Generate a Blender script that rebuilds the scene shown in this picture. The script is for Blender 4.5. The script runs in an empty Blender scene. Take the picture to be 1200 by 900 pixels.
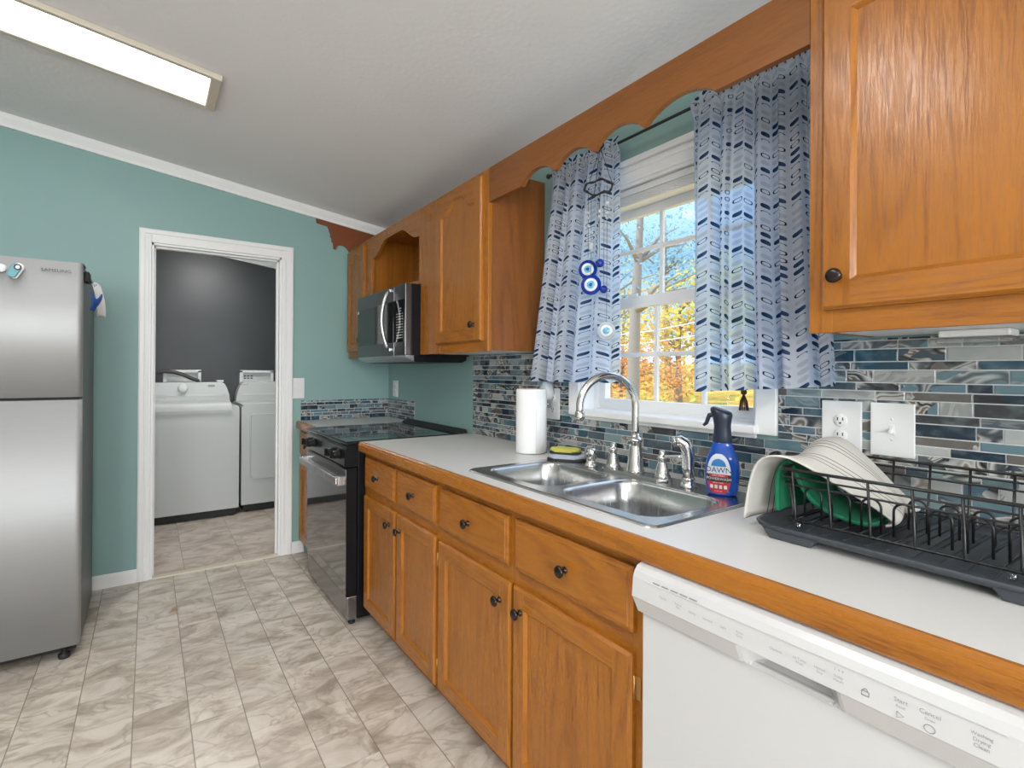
import bpy, bmesh, math, random
from mathutils import Vector, Matrix
S = bpy.context.scene
COL = S.collection
PI = math.pi
# ------------------------------------------------------------------ camera
CX, CZ, YAW, PIT, ROL, FOC, PYP = -1.51300661, 1.26830454, 0.61184028, 0.002722, 0.005525, 606.40946, 433.58114
fw = Vector((math.sin(YAW) * math.cos(PIT), math.cos(YAW) * math.cos(PIT), math.sin(PIT)))
rt = Vector((math.cos(YAW), -math.sin(YAW), 0))
up = rt.cross(fw)
R_ = rt * math.cos(ROL) + up * math.sin(ROL)
U_ = up * math.cos(ROL) - rt * math.sin(ROL)
cam = bpy.data.cameras.new('camera')
cam_o = bpy.data.objects.new('camera', cam); COL.objects.link(cam_o)
M4 = Matrix.Identity(4)
for i in range(3):
    M4[i][0] = R_[i]; M4[i][1] = U_[i]; M4[i][2] = -fw[i]
M4[0][3] = CX; M4[1][3] = 0.0; M4[2][3] = CZ
cam_o.matrix_world = M4
cam.sensor_width = 36; cam.lens = 36 * FOC / 1200
cam.shift_y = (PYP - 450) / 1200
cam.clip_start = 0.05; cam.clip_end = 300
S.camera = cam_o
S.view_settings.view_transform = 'Standard'
S.view_settings.look = 'None'
S.view_settings.gamma = 1
S.view_settings.use_curve_mapping = False
S.view_settings.exposure = 0.0
# light levels
L_VISIBLE, L_SECOND, L_THIRD, L_LAUNDRY = 4.0, 27.0, 24.0, 72.0
BACK_FILL = 76.0      # fill lamp in each added, unseen window behind the camera, watts
SKY, SUN = 3.0, 2.6
CEIL_M, CEIL_Z = 0.1294, 2.348
def ceil_z(x): return CEIL_Z - CEIL_M * x
# ------------------------------------------------------------------ world, sun
w = bpy.data.worlds.new('sky'); S.world = w; w.use_nodes = True
nt = w.node_tree; nt.nodes.clear()
def nn(nt, t, **k):
    n = nt.nodes.new(t)
    for a, b in k.items(): setattr(n, a, b)
    return n
tc = nn(nt, 'ShaderNodeTexCoord')
sep = nn(nt, 'ShaderNodeSeparateXYZ'); nt.links.new(tc.outputs['Generated'], sep.inputs[0])
rp = nn(nt, 'ShaderNodeValToRGB')
e = rp.color_ramp.elements
e[0].position = 0.0; e[0].color = (0.50, 0.60, 0.66, 1)
e[1].position = 0.55; e[1].color = (0.62, 0.76, 1.0, 1)
for p_, c_ in ((.09, (.28, .36, .40, 1)), (.20, (.145, .265, .35, 1)), (.34, (.30, .44, .58, 1))):
    x = e.new(p_); x.color = c_
nt.links.new(sep.outputs['Z'], rp.inputs[0])
bg = nn(nt, 'ShaderNodeBackground'); bg.inputs[1].default_value = SKY
nt.links.new(rp.outputs[0], bg.inputs[0])
wo = nn(nt, 'ShaderNodeOutputWorld'); nt.links.new(bg.outputs[0], wo.inputs[0])
sl = bpy.data.lights.new('sun', 'SUN'); sl.energy = SUN; sl.angle = 0.01; sl.color = (1, 0.95, 0.86)
so = bpy.data.objects.new('sun', sl); COL.objects.link(so)
so.rotation_euler = Vector((0.62, -0.25, -0.74)).to_track_quat('-Z', 'Y').to_euler()
so.location = (-6, 0, 9)
ADDED_WINDOWS = ((-3.55, -2.35), (-1.95, -.75))  # unseen windows added behind the camera to brighten the room
for q0, q1 in ADDED_WINDOWS:
    al = bpy.data.lights.new('window_fill', 'AREA'); al.shape = 'RECTANGLE'; al.size = q1 - q0 - .08; al.size_y = 1.25; al.energy = BACK_FILL; al.color = (.95, .98, 1.0)
    ao = bpy.data.objects.new('window_fill', al); COL.objects.link(ao); ao.location = ((q0 + q1)/2, -3.03, 1.5); ao.rotation_euler = (PI/2, 0, 0)
# ------------------------------------------------------------------ mesh helpers
class MB:
    def __init__(s): s.bm = bmesh.new()
    def _tag(s, faces, m, sm):
        for f in faces: f.material_index = m; f.smooth = sm
    def face(s, pts, m=0, sm=False):
        f = s.bm.faces.new([s.bm.verts.new(p) for p in pts]); f.material_index = m; f.smooth = sm
        return f
    def box(s, x0, x1, y0, y1, z0, z1, m=0, bev=0.0, seg=2):
        mat = Matrix.Translation(((x0+x1)/2, (y0+y1)/2, (z0+z1)/2)) @ Matrix.Diagonal((abs(x1-x0), abs(y1-y0), abs(z1-z0), 1))
        old = set(s.bm.faces)
        r = bmesh.ops.create_cube(s.bm, size=1, matrix=mat)
        if bev:
            es = {e for v in r['verts'] for e in v.link_edges}
            bmesh.ops.bevel(s.bm, geom=list(es), offset=bev, segments=seg, affect='EDGES', profile=0.5)
        s._tag([f for f in s.bm.faces if f not in old], m, False)
        return s
    def prism(s, poly, ax, a, b, m=0, sm=False, bev=0.0):
        # poly in the two other axes, in x,y,z order
        def P(p, t):
            q = list(p); q.insert('xyz'.index(ax), t); return q
        old = set(s.bm.faces)
        va = [s.bm.verts.new(P(p, a)) for p in poly]; vb = [s.bm.verts.new(P(p, b)) for p in poly]
        fa = s.bm.faces.new(va); fb = s.bm.faces.new(vb[::-1])
        n = len(poly)
        sides = [s.bm.faces.new((va[i], vb[i], vb[(i+1) % n], va[(i+1) % n])) for i in range(n)]
        if bev:
            es = list(fa.edges) + list(fb.edges)
            bmesh.ops.bevel(s.bm, geom=es, offset=bev, segments=2, affect='EDGES', profile=0.5)
        new = [f for f in s.bm.faces if f not in old]
        s._tag(new, m, False)
        if sm:
            for f in sides:
                if f.is_valid: f.smooth = True
        bmesh.ops.recalc_face_normals(s.bm, faces=new)
        return s
    def loops(s, lps, m=0, sm=True, cap0=True, cap1=True, closed=True):
        vs = [[s.bm.verts.new(p) for p in l] for l in lps]
        new = []
        for a, b in zip(vs, vs[1:]):
            n = len(a)
            for i in range(n if closed else n-1):
                j = (i+1) % n
                try: new.append(s.bm.faces.new((a[i], a[j], b[j], b[i])))
                except ValueError: pass
        s._tag(new, m, sm)
        if cap0: f = s.bm.faces.new(vs[0][::-1]); f.material_index = m; new.append(f)
        if cap1: f = s.bm.faces.new(vs[-1]); f.material_index = m; new.append(f)
        bmesh.ops.recalc_face_normals(s.bm, faces=new)
        return s
    def lathe(s, prof, c=(0, 0, 0), ax=(0, 0, 1), n=24, m=0, sx=1.0, cap=True):
        az = Vector(ax).normalized(); t = Vector((1, 0, 0)) if abs(az.x) < .9 else Vector((0, 1, 0))
        a1 = az.cross(t).normalized(); a2 = az.cross(a1)
        c = Vector(c)
        lp = [[c + az*h + (a1*math.cos(2*PI*i/n)*sx + a2*math.sin(2*PI*i/n))*max(r, 1e-5) for i in range(n)] for r, h in prof]
        return s.loops(lp, m, True, cap, cap)
    def tube(s, pts, r, n=8, m=0, closed=False, cap=True):
        pts = [Vector(p) for p in pts]; k = len(pts)
        rs = r if isinstance(r, (list, tuple)) else [r]*k
        lp = []; nrm = None
        for i in range(k):
            if closed: t = pts[(i+1) % k] - pts[i-1]
            else: t = pts[min(i+1, k-1)] - pts[max(i-1, 0)]
            t.normalize()
            if nrm is None:
                h = Vector((0, 0, 1)) if abs(t.z) < .9 else Vector((1, 0, 0)); nrm = t.cross(h).normalized()
            else:
                nrm = (nrm - t*nrm.dot(t)).normalized()
            b = t.cross(nrm)
            lp.append([pts[i] + (nrm*math.cos(2*PI*j/n) + b*math.sin(2*PI*j/n))*rs[i] for j in range(n)])
        if closed: lp.append([v.copy() for v in lp[0]]); cap = False
        return s.loops(lp, m, True, cap, cap)
    def sphere(s, c, r, m=0, n=12, sc=(1, 1, 1)):
        old = set(s.bm.faces)
        bmesh.ops.create_uvsphere(s.bm, u_segments=n, v_segments=max(6, n//2), radius=r, matrix=Matrix.Translation(c) @ Matrix.Diagonal((*sc, 1)))
        s._tag([f for f in s.bm.faces if f not in old], m, True)
        return s
    def grid(s, fn, nu, nv, m=0, uv=None, sm=True):
        vs = [[s.bm.verts.new(fn(i/nu, j/nv)) for j in range(nv+1)] for i in range(nu+1)]
        lay = s.bm.loops.layers.uv.verify() if uv else None
        for i in range(nu):
            for j in range(nv):
                f = s.bm.faces.new((vs[i][j], vs[i+1][j], vs[i+1][j+1], vs[i][j+1])); f.material_index = m; f.smooth = sm
                if uv:
                    for l, (a, b) in zip(f.loops, ((i, j), (i+1, j), (i+1, j+1), (i, j+1))): l[lay].uv = uv(a/nu, b/nv)
        return s
    def text(s, txt, size, org, xd, ud, m=0, align='LEFT', fn=None, depth=0.0):
        cu = bpy.data.curves.new('txt', 'FONT'); cu.body = txt; cu.size = size; cu.align_x = align; cu.resolution_u = 2
        o = bpy.data.objects.new('txt', cu)
        me = bpy.data.meshes.new_from_object(o)
        O = Vector(org); xd = Vector(xd); ud = Vector(ud)
        vs = [s.bm.verts.new(fn(v.co.x, v.co.y) if fn else O + xd*v.co.x + ud*v.co.y) for v in me.vertices]
        for p in me.polygons:
            try: f = s.bm.faces.new([vs[i] for i in p.vertices]); f.material_index = m
            except ValueError: pass
        bpy.data.objects.remove(o); bpy.data.curves.remove(cu); bpy.data.meshes.remove(me)
        return s
    def xf(s, mat):
        bmesh.ops.transform(s.bm, matrix=mat, verts=s.bm.verts); return s
def obj(name, mb, mats, parent=None, local=False, sub=0, solid=0.0, bevel=0.0):
    if not isinstance(mats, (list, tuple)): mats = [mats]
    me = bpy.data.meshes.new(name)
    org = Vector((0, 0, 0))
    if parent is not None and not local:
        q = parent
        while q is not None: org += q.location; q = q.parent
    elif parent is None and not local:
        vs = [v.co for v in mb.bm.verts]
        mn = [min(v[i] for v in vs) for i in range(3)]; mx = [max(v[i] for v in vs) for i in range(3)]
        org = Vector(((mn[0]+mx[0])/2, (mn[1]+mx[1])/2, mn[2]))
    if org.length: bmesh.ops.translate(mb.bm, verts=mb.bm.verts, vec=-org)
    mb.bm.to_mesh(me); mb.bm.free()
    for m in mats: me.materials.append(m)
    o = bpy.data.objects.new(name, me); COL.objects.link(o)
    if parent is not None: o.parent = parent
    else: o.location = org
    if sub:
        md = o.modifiers.new('subsurf', 'SUBSURF'); md.levels = sub; md.render_levels = sub
    if solid:
        md = o.modifiers.new('solid', 'SOLIDIFY'); md.thickness = solid; md.offset = 0
    if bevel:
        md = o.modifiers.new('bevel', 'BEVEL'); md.width = bevel; md.segments = 2; md.limit_method = 'ANGLE'; md.angle_limit = 0.6
    return o
def tag(o, label, cat, group=None, kind=None):
    o['label'] = label; o['category'] = cat
    if group: o['group'] = group
    if kind: o['kind'] = kind
    return o
def thing(name, loc, label, cat, group=None, rot=None):
    o = bpy.data.objects.new(name, None); COL.objects.link(o); o.location = loc
    o.empty_display_size = 0.05
    if rot: o.rotation_euler = rot
    return tag(o, label, cat, group)
def struct(name, mb, mats, parent=None, label=None, cat=None):
    o = obj(name, mb, mats, parent)
    if parent is None:
        o['kind'] = 'structure'
        o['label'] = label or name.replace('_', ' '); o['category'] = cat or name.split('_')[0]
    return o
# ------------------------------------------------------------------ materials
def mat(name, col=(.8, .8, .8), rough=.5, metal=0.0, **k):
    m = bpy.data.materials.new(name); m.use_nodes = True
    b = m.node_tree.nodes['Principled BSDF']
    b.inputs['Base Color'].default_value = (*col, 1); b.inputs['Roughness'].default_value = rough; b.inputs['Metallic'].default_value = metal
    for a, v in k.items(): b.inputs[a].default_value = v
    return m
def bs(m): return m.node_tree.nodes['Principled BSDF']
def LK(m, a, b): m.node_tree.links.new(a, b)
def N(m, t, **k): return nn(m.node_tree, t, **k)
def mth(m, op, a, b=None, c=None, clamp=False):
    n = N(m, 'ShaderNodeMath', operation=op, use_clamp=clamp)
    for i, v in enumerate((a, b, c)):
        if v is None: continue
        if isinstance(v, (int, float)): n.inputs[i].default_value = v
        else: LK(m, v, n.inputs[i])
    return n.outputs[0]
def mixc(m, f, a, b, mode='MIX'):
    n = N(m, 'ShaderNodeMix', data_type='RGBA', blend_type=mode)
    for i, v in ((0, f), (6, a), (7, b)):
        if isinstance(v, (int, float)): n.inputs[i].default_value = v
        elif isinstance(v, tuple): n.inputs[i].default_value = (*v, 1)
        else: LK(m, v, n.inputs[i])
    return n.outputs[2]
def ramp(m, f, stops, interp='LINEAR'):
    n = N(m, 'ShaderNodeValToRGB'); cr = n.color_ramp; cr.interpolation = interp
    el = cr.elements
    while len(el) < len(stops): el.new(0.5)
    for q, (p, c) in zip(el, stops): q.position = p; q.color = (*c, 1) if isinstance(c, tuple) else (c, c, c, 1)
    LK(m, f, n.inputs[0]); return n.outputs[0]
def coords(m, which='Object', scale=(1, 1, 1), rnd=0.0, rot=None):
    if which == 'Position': src = N(m, 'ShaderNodeNewGeometry').outputs['Position']
    else: src = N(m, 'ShaderNodeTexCoord').outputs[which]
    if rnd:
        oi = N(m, 'ShaderNodeObjectInfo'); v = N(m, 'ShaderNodeVectorMath', operation='ADD')
        cb = N(m, 'ShaderNodeCombineXYZ'); s_ = mth(m, 'MULTIPLY', oi.outputs['Random'], rnd)
        for i in range(3): LK(m, s_, cb.inputs[i])
        LK(m, src, v.inputs[0]); LK(m, cb.outputs[0], v.inputs[1]); src = v.outputs[0]
    mp = N(m, 'ShaderNodeMapping'); mp.inputs['Scale'].default_value = scale
    if rot: mp.inputs['Rotation'].default_value = rot
    LK(m, src, mp.inputs[0]); return mp.outputs[0]
def noise(m, vec, scale, detail=2, rough=.5, dist=0.0, out='Fac'):
    n = N(m, 'ShaderNodeTexNoise'); n.inputs['Scale'].default_value = scale; n.inputs['Detail'].default_value = detail
    n.inputs['Roughness'].default_value = rough; n.inputs['Distortion'].default_value = dist
    if vec is not None: LK(m, vec, n.inputs['Vector'])
    return n.outputs[out]
def bump(m, h, st=.2, d=.002):
    n = N(m, 'ShaderNodeBump'); n.inputs['Strength'].default_value = st; n.inputs['Distance'].default_value = d
    LK(m, h, n.inputs['Height']); LK(m, n.outputs[0], bs(m).inputs['Normal'])
def paint(name, col, rough=.55, var=.06, bst=.12, bsc=90):
    m = mat(name, col, rough)
    v = coords(m, 'Position')
    f = noise(m, v, 2.2, 3)
    LK(m, mixc(m, f, tuple(c*(1-var) for c in col), tuple(min(1, c*(1+var)) for c in col)), bs(m).inputs['Base Color'])
    if bst > .03: bump(m, noise(m, v, bsc, 2), bst, .002)
    return m
def oak(name, grain, light=(.395, .142, .013), dark=(.165, .047, .004), rough=.27, cath=9.0, k=1.0):
    m = mat(name, light, rough)
    al, ac = .085, 1.0
    sc = [ac, ac, ac]; sc['xyz'.index(grain)] = al
    v = coords(m, 'Object', tuple(sc), 7.0)
    n1 = noise(m, v, 5.0, 2, .45, .25)
    rings = mth(m, 'SINE', mth(m, 'MULTIPLY', n1, cath*14.0))
    rings = mth(m, 'POWER', mth(m, 'MULTIPLY_ADD', rings, .5, .5), 2.6)
    sc2 = [ac, ac, ac]; sc2['xyz'.index(grain)] = .045
    v2 = coords(m, 'Object', tuple(sc2), 7.0)
    pores = ramp(m, noise(m, v2, 380, 3, .65), [(.46, 0.0), (.60, 1.0)])
    streak = noise(m, v2, 60, 3, .6)
    broad = noise(m, v, 3.0, 3)
    f = mth(m, 'ADD', mth(m, 'MULTIPLY', rings, .22*k), mth(m, 'MULTIPLY', mth(m, 'MULTIPLY', pores, mth(m, 'MULTIPLY_ADD', rings, .4, .6)), .52*k))
    f = mth(m, 'ADD', f, mth(m, 'MULTIPLY_ADD', streak, .24*k, -.12*k))
    f = mth(m, 'ADD', f, mth(m, 'MULTIPLY_ADD', broad, .5, -.18), clamp=True)
    LK(m, mixc(m, f, light, dark), bs(m).inputs['Base Color'])
    LK(m, mth(m, 'MULTIPLY_ADD', pores, .18, rough), bs(m).inputs['Roughness'])
    bump(m, mth(m, 'ADD', mth(m, 'MULTIPLY', pores, -.7), mth(m, 'MULTIPLY', rings, -.3)), .25, .0007)
    bs(m).inputs['Coat Weight'].default_value = .18; bs(m).inputs['Coat Roughness'].default_value = .2
    bs(m).inputs['Specular IOR Level'].default_value = .4
    return m
M = {}
M['teal'] = paint('teal_paint', (.245, .395, .375), .5, .05, .08, 60)
M['ceil'] = paint('ceiling_texture', (.78, .78, .785), .9, .02, .55, 55)
M['white'] = paint('white_trim_paint', (.84, .84, .835), .35, .01, .012, 40)
M['wallw'] = paint('off_white_paint', (.62, .61, .59), .6, .03)
M['charcoal'] = paint('charcoal_paint', (.042, .043, .049), .38, .25, .10, 40)
M['oakz'] = oak('oak_upright_grain', 'z')
M['oaky'] = oak('oak_lengthwise_grain', 'y')
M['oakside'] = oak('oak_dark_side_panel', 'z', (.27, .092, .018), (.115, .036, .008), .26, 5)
M['oakval'] = oak('stained_valance_board', 'y', (.235, .078, .009), (.135, .040, .005), .38, 3, .6)
M['oakbrown'] = oak('reddish_brown_board', 'x', (.22, .058, .012), (.14, .036, .008), .45, 2, .4)
M['counter'] = paint('white_laminate', (.70, .69, .675), .36, .03, .02, 200)
M['bronze'] = mat('oil_rubbed_bronze', (.045, .036, .034), .25, .85)
M['brass'] = mat('worn_brass', (.55, .33, .12), .38, .9)
M['steel'] = mat('brushed_steel', (.62, .62, .62), .27, 1.0)
M['basin'] = mat('sink_steel', (.56, .56, .555), .24, 1.0)
M['chrome'] = mat('brushed_nickel', (.66, .65, .63), .16, 1.0)
M['frfront'] = mat('fridge_steel', (.40, .405, .41), .56, .55)
M['frside'] = mat('fridge_grey_side', (.085, .088, .093), .42, .3)
M['blk'] = mat('black_enamel', (.006, .006, .007), .4, 0.0, **{'Specular IOR Level': .18})
M['blkglass'] = mat('black_glass', (.012, .012, .013), .05, 0.0)
M['blkmat'] = mat('matte_black', (.012, .012, .013), .6)
M['blksteel'] = mat('black_stainless', (.15, .15, .155), .30, 1.0)
M['dksteel'] = mat('dark_steel', (.30, .30, .31), .26, 1.0)
M['ovglass'] = mat('oven_door_glass', (.30, .30, .305), .05, .9)
M['appl'] = mat('white_appliance_enamel', (.57, .57, .57), .24)
M['applg'] = mat('pale_appliance_grey', (.62, .62, .62), .3)  # pale grey for seams, grooves and back plates
M['plate'] = mat('white_plastic', (.78, .78, .77), .3)
M['ivory'] = mat('almond_plastic', (.60, .54, .44), .45)
M['print'] = mat('grey_print', (.25, .25, .26), .6)
M['printb'] = mat('dark_print', (.03, .03, .035), .6)
M['wprint'] = mat('white_print', (.85, .85, .85), .6)
M['paper'] = mat('paper_towel', (.84, .84, .83), .9)
M['wire'] = mat('black_coated_wire', (.008, .008, .009), .3)
M['tray'] = mat('charcoal_plastic', (.045, .052, .062), .42)
M['rodm'] = mat('black_rod', (.010, .012, .013), .45)
for k_, ax_ in (('steel', 'z'), ('frfront', 'z'), ('basin', 'z')):
    m = M[k_]; sc = [1, 1, 1]; sc['xyz'.index('x' if k_ == 'frfront' else ax_)] = .02
    f = noise(m, coords(m, 'Object', tuple(sc)), 260, 2)
    LK(m, mth(m, 'MULTIPLY_ADD', f, .16, bs(m).inputs['Roughness'].default_value - .08), bs(m).inputs['Roughness'])
def emis(name, col, st):
    m = mat(name, (.8, .8, .8), .5); b = bs(m); b.inputs['Emission Color'].default_value = (*col, 1); b.inputs['Emission Strength'].default_value = st
    return m
def floor_mat(name, cell, px, py, tint, grx, gry, scale=1.0, stain=None):
    m = mat(name, (.6, .55, .5), .34)
    g = N(m, 'ShaderNodeNewGeometry'); sp = N(m, 'ShaderNodeSeparateXYZ'); LK(m, g.outputs['Position'], sp.inputs[0])
    U = mth(m, 'DIVIDE', mth(m, 'SUBTRACT', sp.outputs[0], px), cell); V = mth(m, 'DIVIDE', mth(m, 'SUBTRACT', sp.outputs[1], py), cell)
    fu, fv = mth(m, 'FLOOR', U), mth(m, 'FLOOR', V)
    cb = N(m, 'ShaderNodeCombineXYZ'); LK(m, fu, cb.inputs[0]); LK(m, fv, cb.inputs[1])
    wn = N(m, 'ShaderNodeTexWhiteNoise', noise_dimensions='2D'); LK(m, cb.outputs[0], wn.inputs[0])
    vm = N(m, 'ShaderNodeVectorMath', operation='MULTIPLY_ADD'); LK(m, wn.outputs['Color'], vm.inputs[0]); vm.inputs[1].default_value = (30, 30, 30)
    LK(m, g.outputs['Position'], vm.inputs[2])
    mp = N(m, 'ShaderNodeMapping'); mp.inputs['Rotation'].default_value = (0, 0, .5); mp.inputs['Scale'].default_value = (.85*scale, 1.35*scale, 1); LK(m, vm.outputs[0], mp.inputs[0])
    n1 = noise(m, mp.outputs[0], 5.0, 6, .62, 1.3)
    n2 = noise(m, mp.outputs[0], 3.0, 3, .5, 1.6)
    vein = mth(m, 'ABSOLUTE', mth(m, 'SUBTRACT', n2, .5))
    vein = ramp(m, vein, [(0.0, 1.0), (.022, 0.0)])
    c = ramp(m, n1, [(.25, (.27, .225, .185)), (.42, (.47, .415, .355)), (.54, (.63, .58, .52)), (.75, (.74, .705, .66))])
    c = mixc(m, mth(m, 'MULTIPLY', vein, .45), c, (.27, .22, .18))
    c = mixc(m, 1.0, c, tint, 'MULTIPLY')
    val = mth(m, 'MULTIPLY_ADD', wn.outputs['Value'], .14, .93)
    cv = N(m, 'ShaderNodeCombineXYZ')
    for i in range(3): LK(m, val, cv.inputs[i])
    c = mixc(m, 1.0, c, cv.outputs[0], 'MULTIPLY')
    def line(t, wd):
        fr = mth(m, 'FRACT', t); d = mth(m, 'MINIMUM', fr, mth(m, 'SUBTRACT', 1.0, fr))
        return mth(m, 'LESS_THAN', d, wd/cell)
    c = mixc(m, mth(m, 'MULTIPLY', line(V, .0010), gry), c, (.36, .31, .26))
    c = mixc(m, mth(m, 'MULTIPLY', line(U, .0018), grx), c, (.20, .16, .12))
    if stain:   # small rusty stain on the vinyl
        dx = mth(m, 'SUBTRACT', sp.outputs[0], stain[0]); dy = mth(m, 'SUBTRACT', sp.outputs[1], stain[1])
        d2 = mth(m, 'SQRT', mth(m, 'ADD', mth(m, 'MULTIPLY', dx, dx), mth(m, 'MULTIPLY', mth(m, 'MULTIPLY', dy, dy), .55)))
        d2 = mth(m, 'ADD', d2, mth(m, 'MULTIPLY_ADD', noise(m, g.outputs['Position'], 42, 3), .09, -.045))
        c = mixc(m, mth(m, 'MULTIPLY', ramp(m, d2, [(.008, 1.0), (.034, 0.0)]), .75), c, (.26, .135, .03))
    LK(m, c, bs(m).inputs['Base Color'])
    return m
M['floor'] = floor_mat('vinyl_marble_tile', .1695, -1.553, 3.02, (.955, .93, .895), .85, .45, 1.0, (-1.395, 3.255))
M['floor2'] = floor_mat('laundry_vinyl_tile', .335, -.985, 4.30, (.95, .86, .84), .8, .8, .7)
def tile_mat():
    m = mat('agate_glass_mosaic', (.2, .2, .2), .12)
    at = N(m, 'ShaderNodeAttribute', attribute_name='tile'); sp = N(m, 'ShaderNodeSeparateColor'); LK(m, at.outputs['Color'], sp.inputs[0])
    base = ramp(m, sp.outputs[0], [(0, (.012, .028, .046)), (.13, (.020, .070, .105)), (.25, (.060, .090, .110)), (.36, (.040, .042, .048)), (.46, (.12, .20, .235)), (.58, (.13, .12, .112)), (.68, (.22, .31, .315)), (.80, (.40, .41, .395)), (.92, (.09, .15, .19))], 'CONSTANT')
    v = N(m, 'ShaderNodeVectorMath', operation='MULTIPLY_ADD'); LK(m, at.outputs['Color'], v.inputs[0]); v.inputs[1].default_value = (20, 40, 60)
    LK(m, N(m, 'ShaderNodeNewGeometry').outputs['Position'], v.inputs[2])
    mp = N(m, 'ShaderNodeMapping'); mp.inputs['Scale'].default_value = (1, .55, 1); LK(m, v.outputs[0], mp.inputs[0])
    n1 = noise(m, mp.outputs[0], 9, 2, .5, 1.6)
    band = mth(m, 'MULTIPLY_ADD', mth(m, 'SINE', mth(m, 'MULTIPLY', n1, 34.0)), .5, .5)
    agate = ramp(m, band, [(0, (.018, .020, .024)), (.25, (.12, .11, .105)), (.5, (.33, .325, .31)), (.85, (.58, .59, .57)), (1, (.16, .105, .07))])
    f = mth(m, 'MULTIPLY', mth(m, 'GREATER_THAN', noise(m, mp.outputs[0], 11, 2, .5, .8), .49), sp.outputs[2])
    c = mixc(m, f, base, agate)
    n3 = noise(m, mp.outputs[0], 30, 3)
    c = mixc(m, mth(m, 'MULTIPLY', ramp(m, n3, [(.5, 0.0), (.75, 1.0)]), .45), c, (.25, .32, .33))
    LK(m, c, bs(m).inputs['Base Color'])
    return m
M['tile'] = tile_mat()
M['grout'] = mat('pale_grout', (.66, .67, .66), .8)
def curtain_mat():
    m = mat('printed_voile', (.7, .7, .75), .9)
    uv = N(m, 'ShaderNodeTexCoord').outputs['UV']; sp = N(m, 'ShaderNodeSeparateXYZ'); LK(m, uv, sp.inputs[0])
    CW, RH = .044, .0205
    U = mth(m, 'DIVIDE', sp.outputs[0], CW); col = mth(m, 'FLOOR', U)
    lu = mth(m, 'MULTIPLY', mth(m, 'SUBTRACT', mth(m, 'FRACT', U), .5), CW)
    par = mth(m, 'MULTIPLY_ADD', mth(m, 'MODULO', mth(m, 'ADD', col, 100.0), 2.0), 2.0, -1.0)
    w1 = N(m, 'ShaderNodeTexWhiteNoise', noise_dimensions='1D'); LK(m, col, w1.inputs['W'])
    V = mth(m, 'ADD', mth(m, 'DIVIDE', sp.outputs[1], RH), w1.outputs['Value']); 
    # slope of the chevron: shift rows with local u
    V = mth(m, 'SUBTRACT', V, mth(m, 'MULTIPLY', mth(m, 'MULTIPLY', lu, par), .45/RH))
    row = mth(m, 'FLOOR', V)
    lv = mth(m, 'MULTIPLY', mth(m, 'SUBTRACT', mth(m, 'FRACT', V), .5), RH)
    d = mth(m, 'ADD', mth(m, 'POWER', mth(m, 'ABSOLUTE', mth(m, 'DIVIDE', lu, .0165)), 3.2), mth(m, 'POWER', mth(m, 'ABSOLUTE', mth(m, 'DIVIDE', lv, .0062)), 3.2))
    inside = mth(m, 'LESS_THAN', d, 1.0); rim = mth(m, 'MULTIPLY', inside, mth(m, 'GREATER_THAN', d, .38))
    cb = N(m, 'ShaderNodeCombineXYZ'); LK(m, col, cb.inputs[0]); LK(m, row, cb.inputs[1])
    wn = N(m, 'ShaderNodeTexWhiteNoise', noise_dimensions='2D'); LK(m, cb.outputs[0], wn.inputs[0])
    t = mth(m, 'FRACT', mth(m, 'ADD', mth(m, 'DIVIDE', row, 5.0), mth(m, 'MULTIPLY', wn.outputs['Value'], .18)))
    def rng(a, b): return mth(m, 'MULTIPLY', mth(m, 'GREATER_THAN', t, a), mth(m, 'LESS_THAN', t, b))
    c = (.84, .85, .89)
    c = mixc(m, mth(m, 'MULTIPLY', mth(m, 'MULTIPLY', inside, mth(m, 'MAXIMUM', rng(.22, .42), rng(.62, .80))), .45), c, (.45, .45, .50))
    grad = mth(m, 'MULTIPLY_ADD', mth(m, 'MULTIPLY', lu, 1/.0165), .35, .55)
    navy = mixc(m, grad, (.012, .022, .060), (.08, .14, .25))
    c = mixc(m, mth(m, 'MULTIPLY', inside, rng(-.1, .22)), c, navy)
    c = mixc(m, mth(m, 'MULTIPLY', rim, rng(.42, .62)), c, (.035, .032, .045))
    arc = mth(m, 'MULTIPLY', rim, mth(m, 'GREATER_THAN', lv, .001))
    c = mixc(m, mth(m, 'MULTIPLY', arc, rng(.80, 1.1)), c, (.05, .16, .20))
    nt = m.node_tree
    out = nt.nodes['Material Output']
    df = N(m, 'ShaderNodeBsdfDiffuse'); LK(m, c, df.inputs[0])
    tl = N(m, 'ShaderNodeBsdfTranslucent'); LK(m, mixc(m, 1.0, c, (.46, .70, 1.0), 'MULTIPLY'), tl.inputs[0])
    tr = N(m, 'ShaderNodeBsdfTransparent'); LK(m, mixc(m, 1.0, c, (.46, .72, 1.0), 'MULTIPLY'), tr.inputs[0])
    a = N(m, 'ShaderNodeMixShader'); a.inputs[0].default_value = .42; LK(m, df.outputs[0], a.inputs[1]); LK(m, tl.outputs[0], a.inputs[2])
    b = N(m, 'ShaderNodeMixShader'); b.inputs[0].default_value = .34; LK(m, a.outputs[0], b.inputs[1]); LK(m, tr.outputs[0], b.inputs[2])
    LK(m, b.outputs[0], out.inputs[0])
    return m
M['curtain'] = curtain_mat()
def glass_mat(name, tint=(1, 1, 1), gl=.08):
    m = bpy.data.materials.new(name); m.use_nodes = True; nt = m.node_tree; nt.nodes.remove(bs(m))
    tr = N(m, 'ShaderNodeBsdfTransparent'); tr.inputs[0].default_value = (*tint, 1)
    g = N(m, 'ShaderNodeBsdfGlossy'); g.inputs['Roughness'].default_value = .02
    x = N(m, 'ShaderNodeMixShader'); x.inputs[0].default_value = gl; LK(m, tr.outputs[0], x.inputs[1]); LK(m, g.outputs[0], x.inputs[2])
    LK(m, x.outputs[0], nt.nodes['Material Output'].inputs[0]); return m
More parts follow.
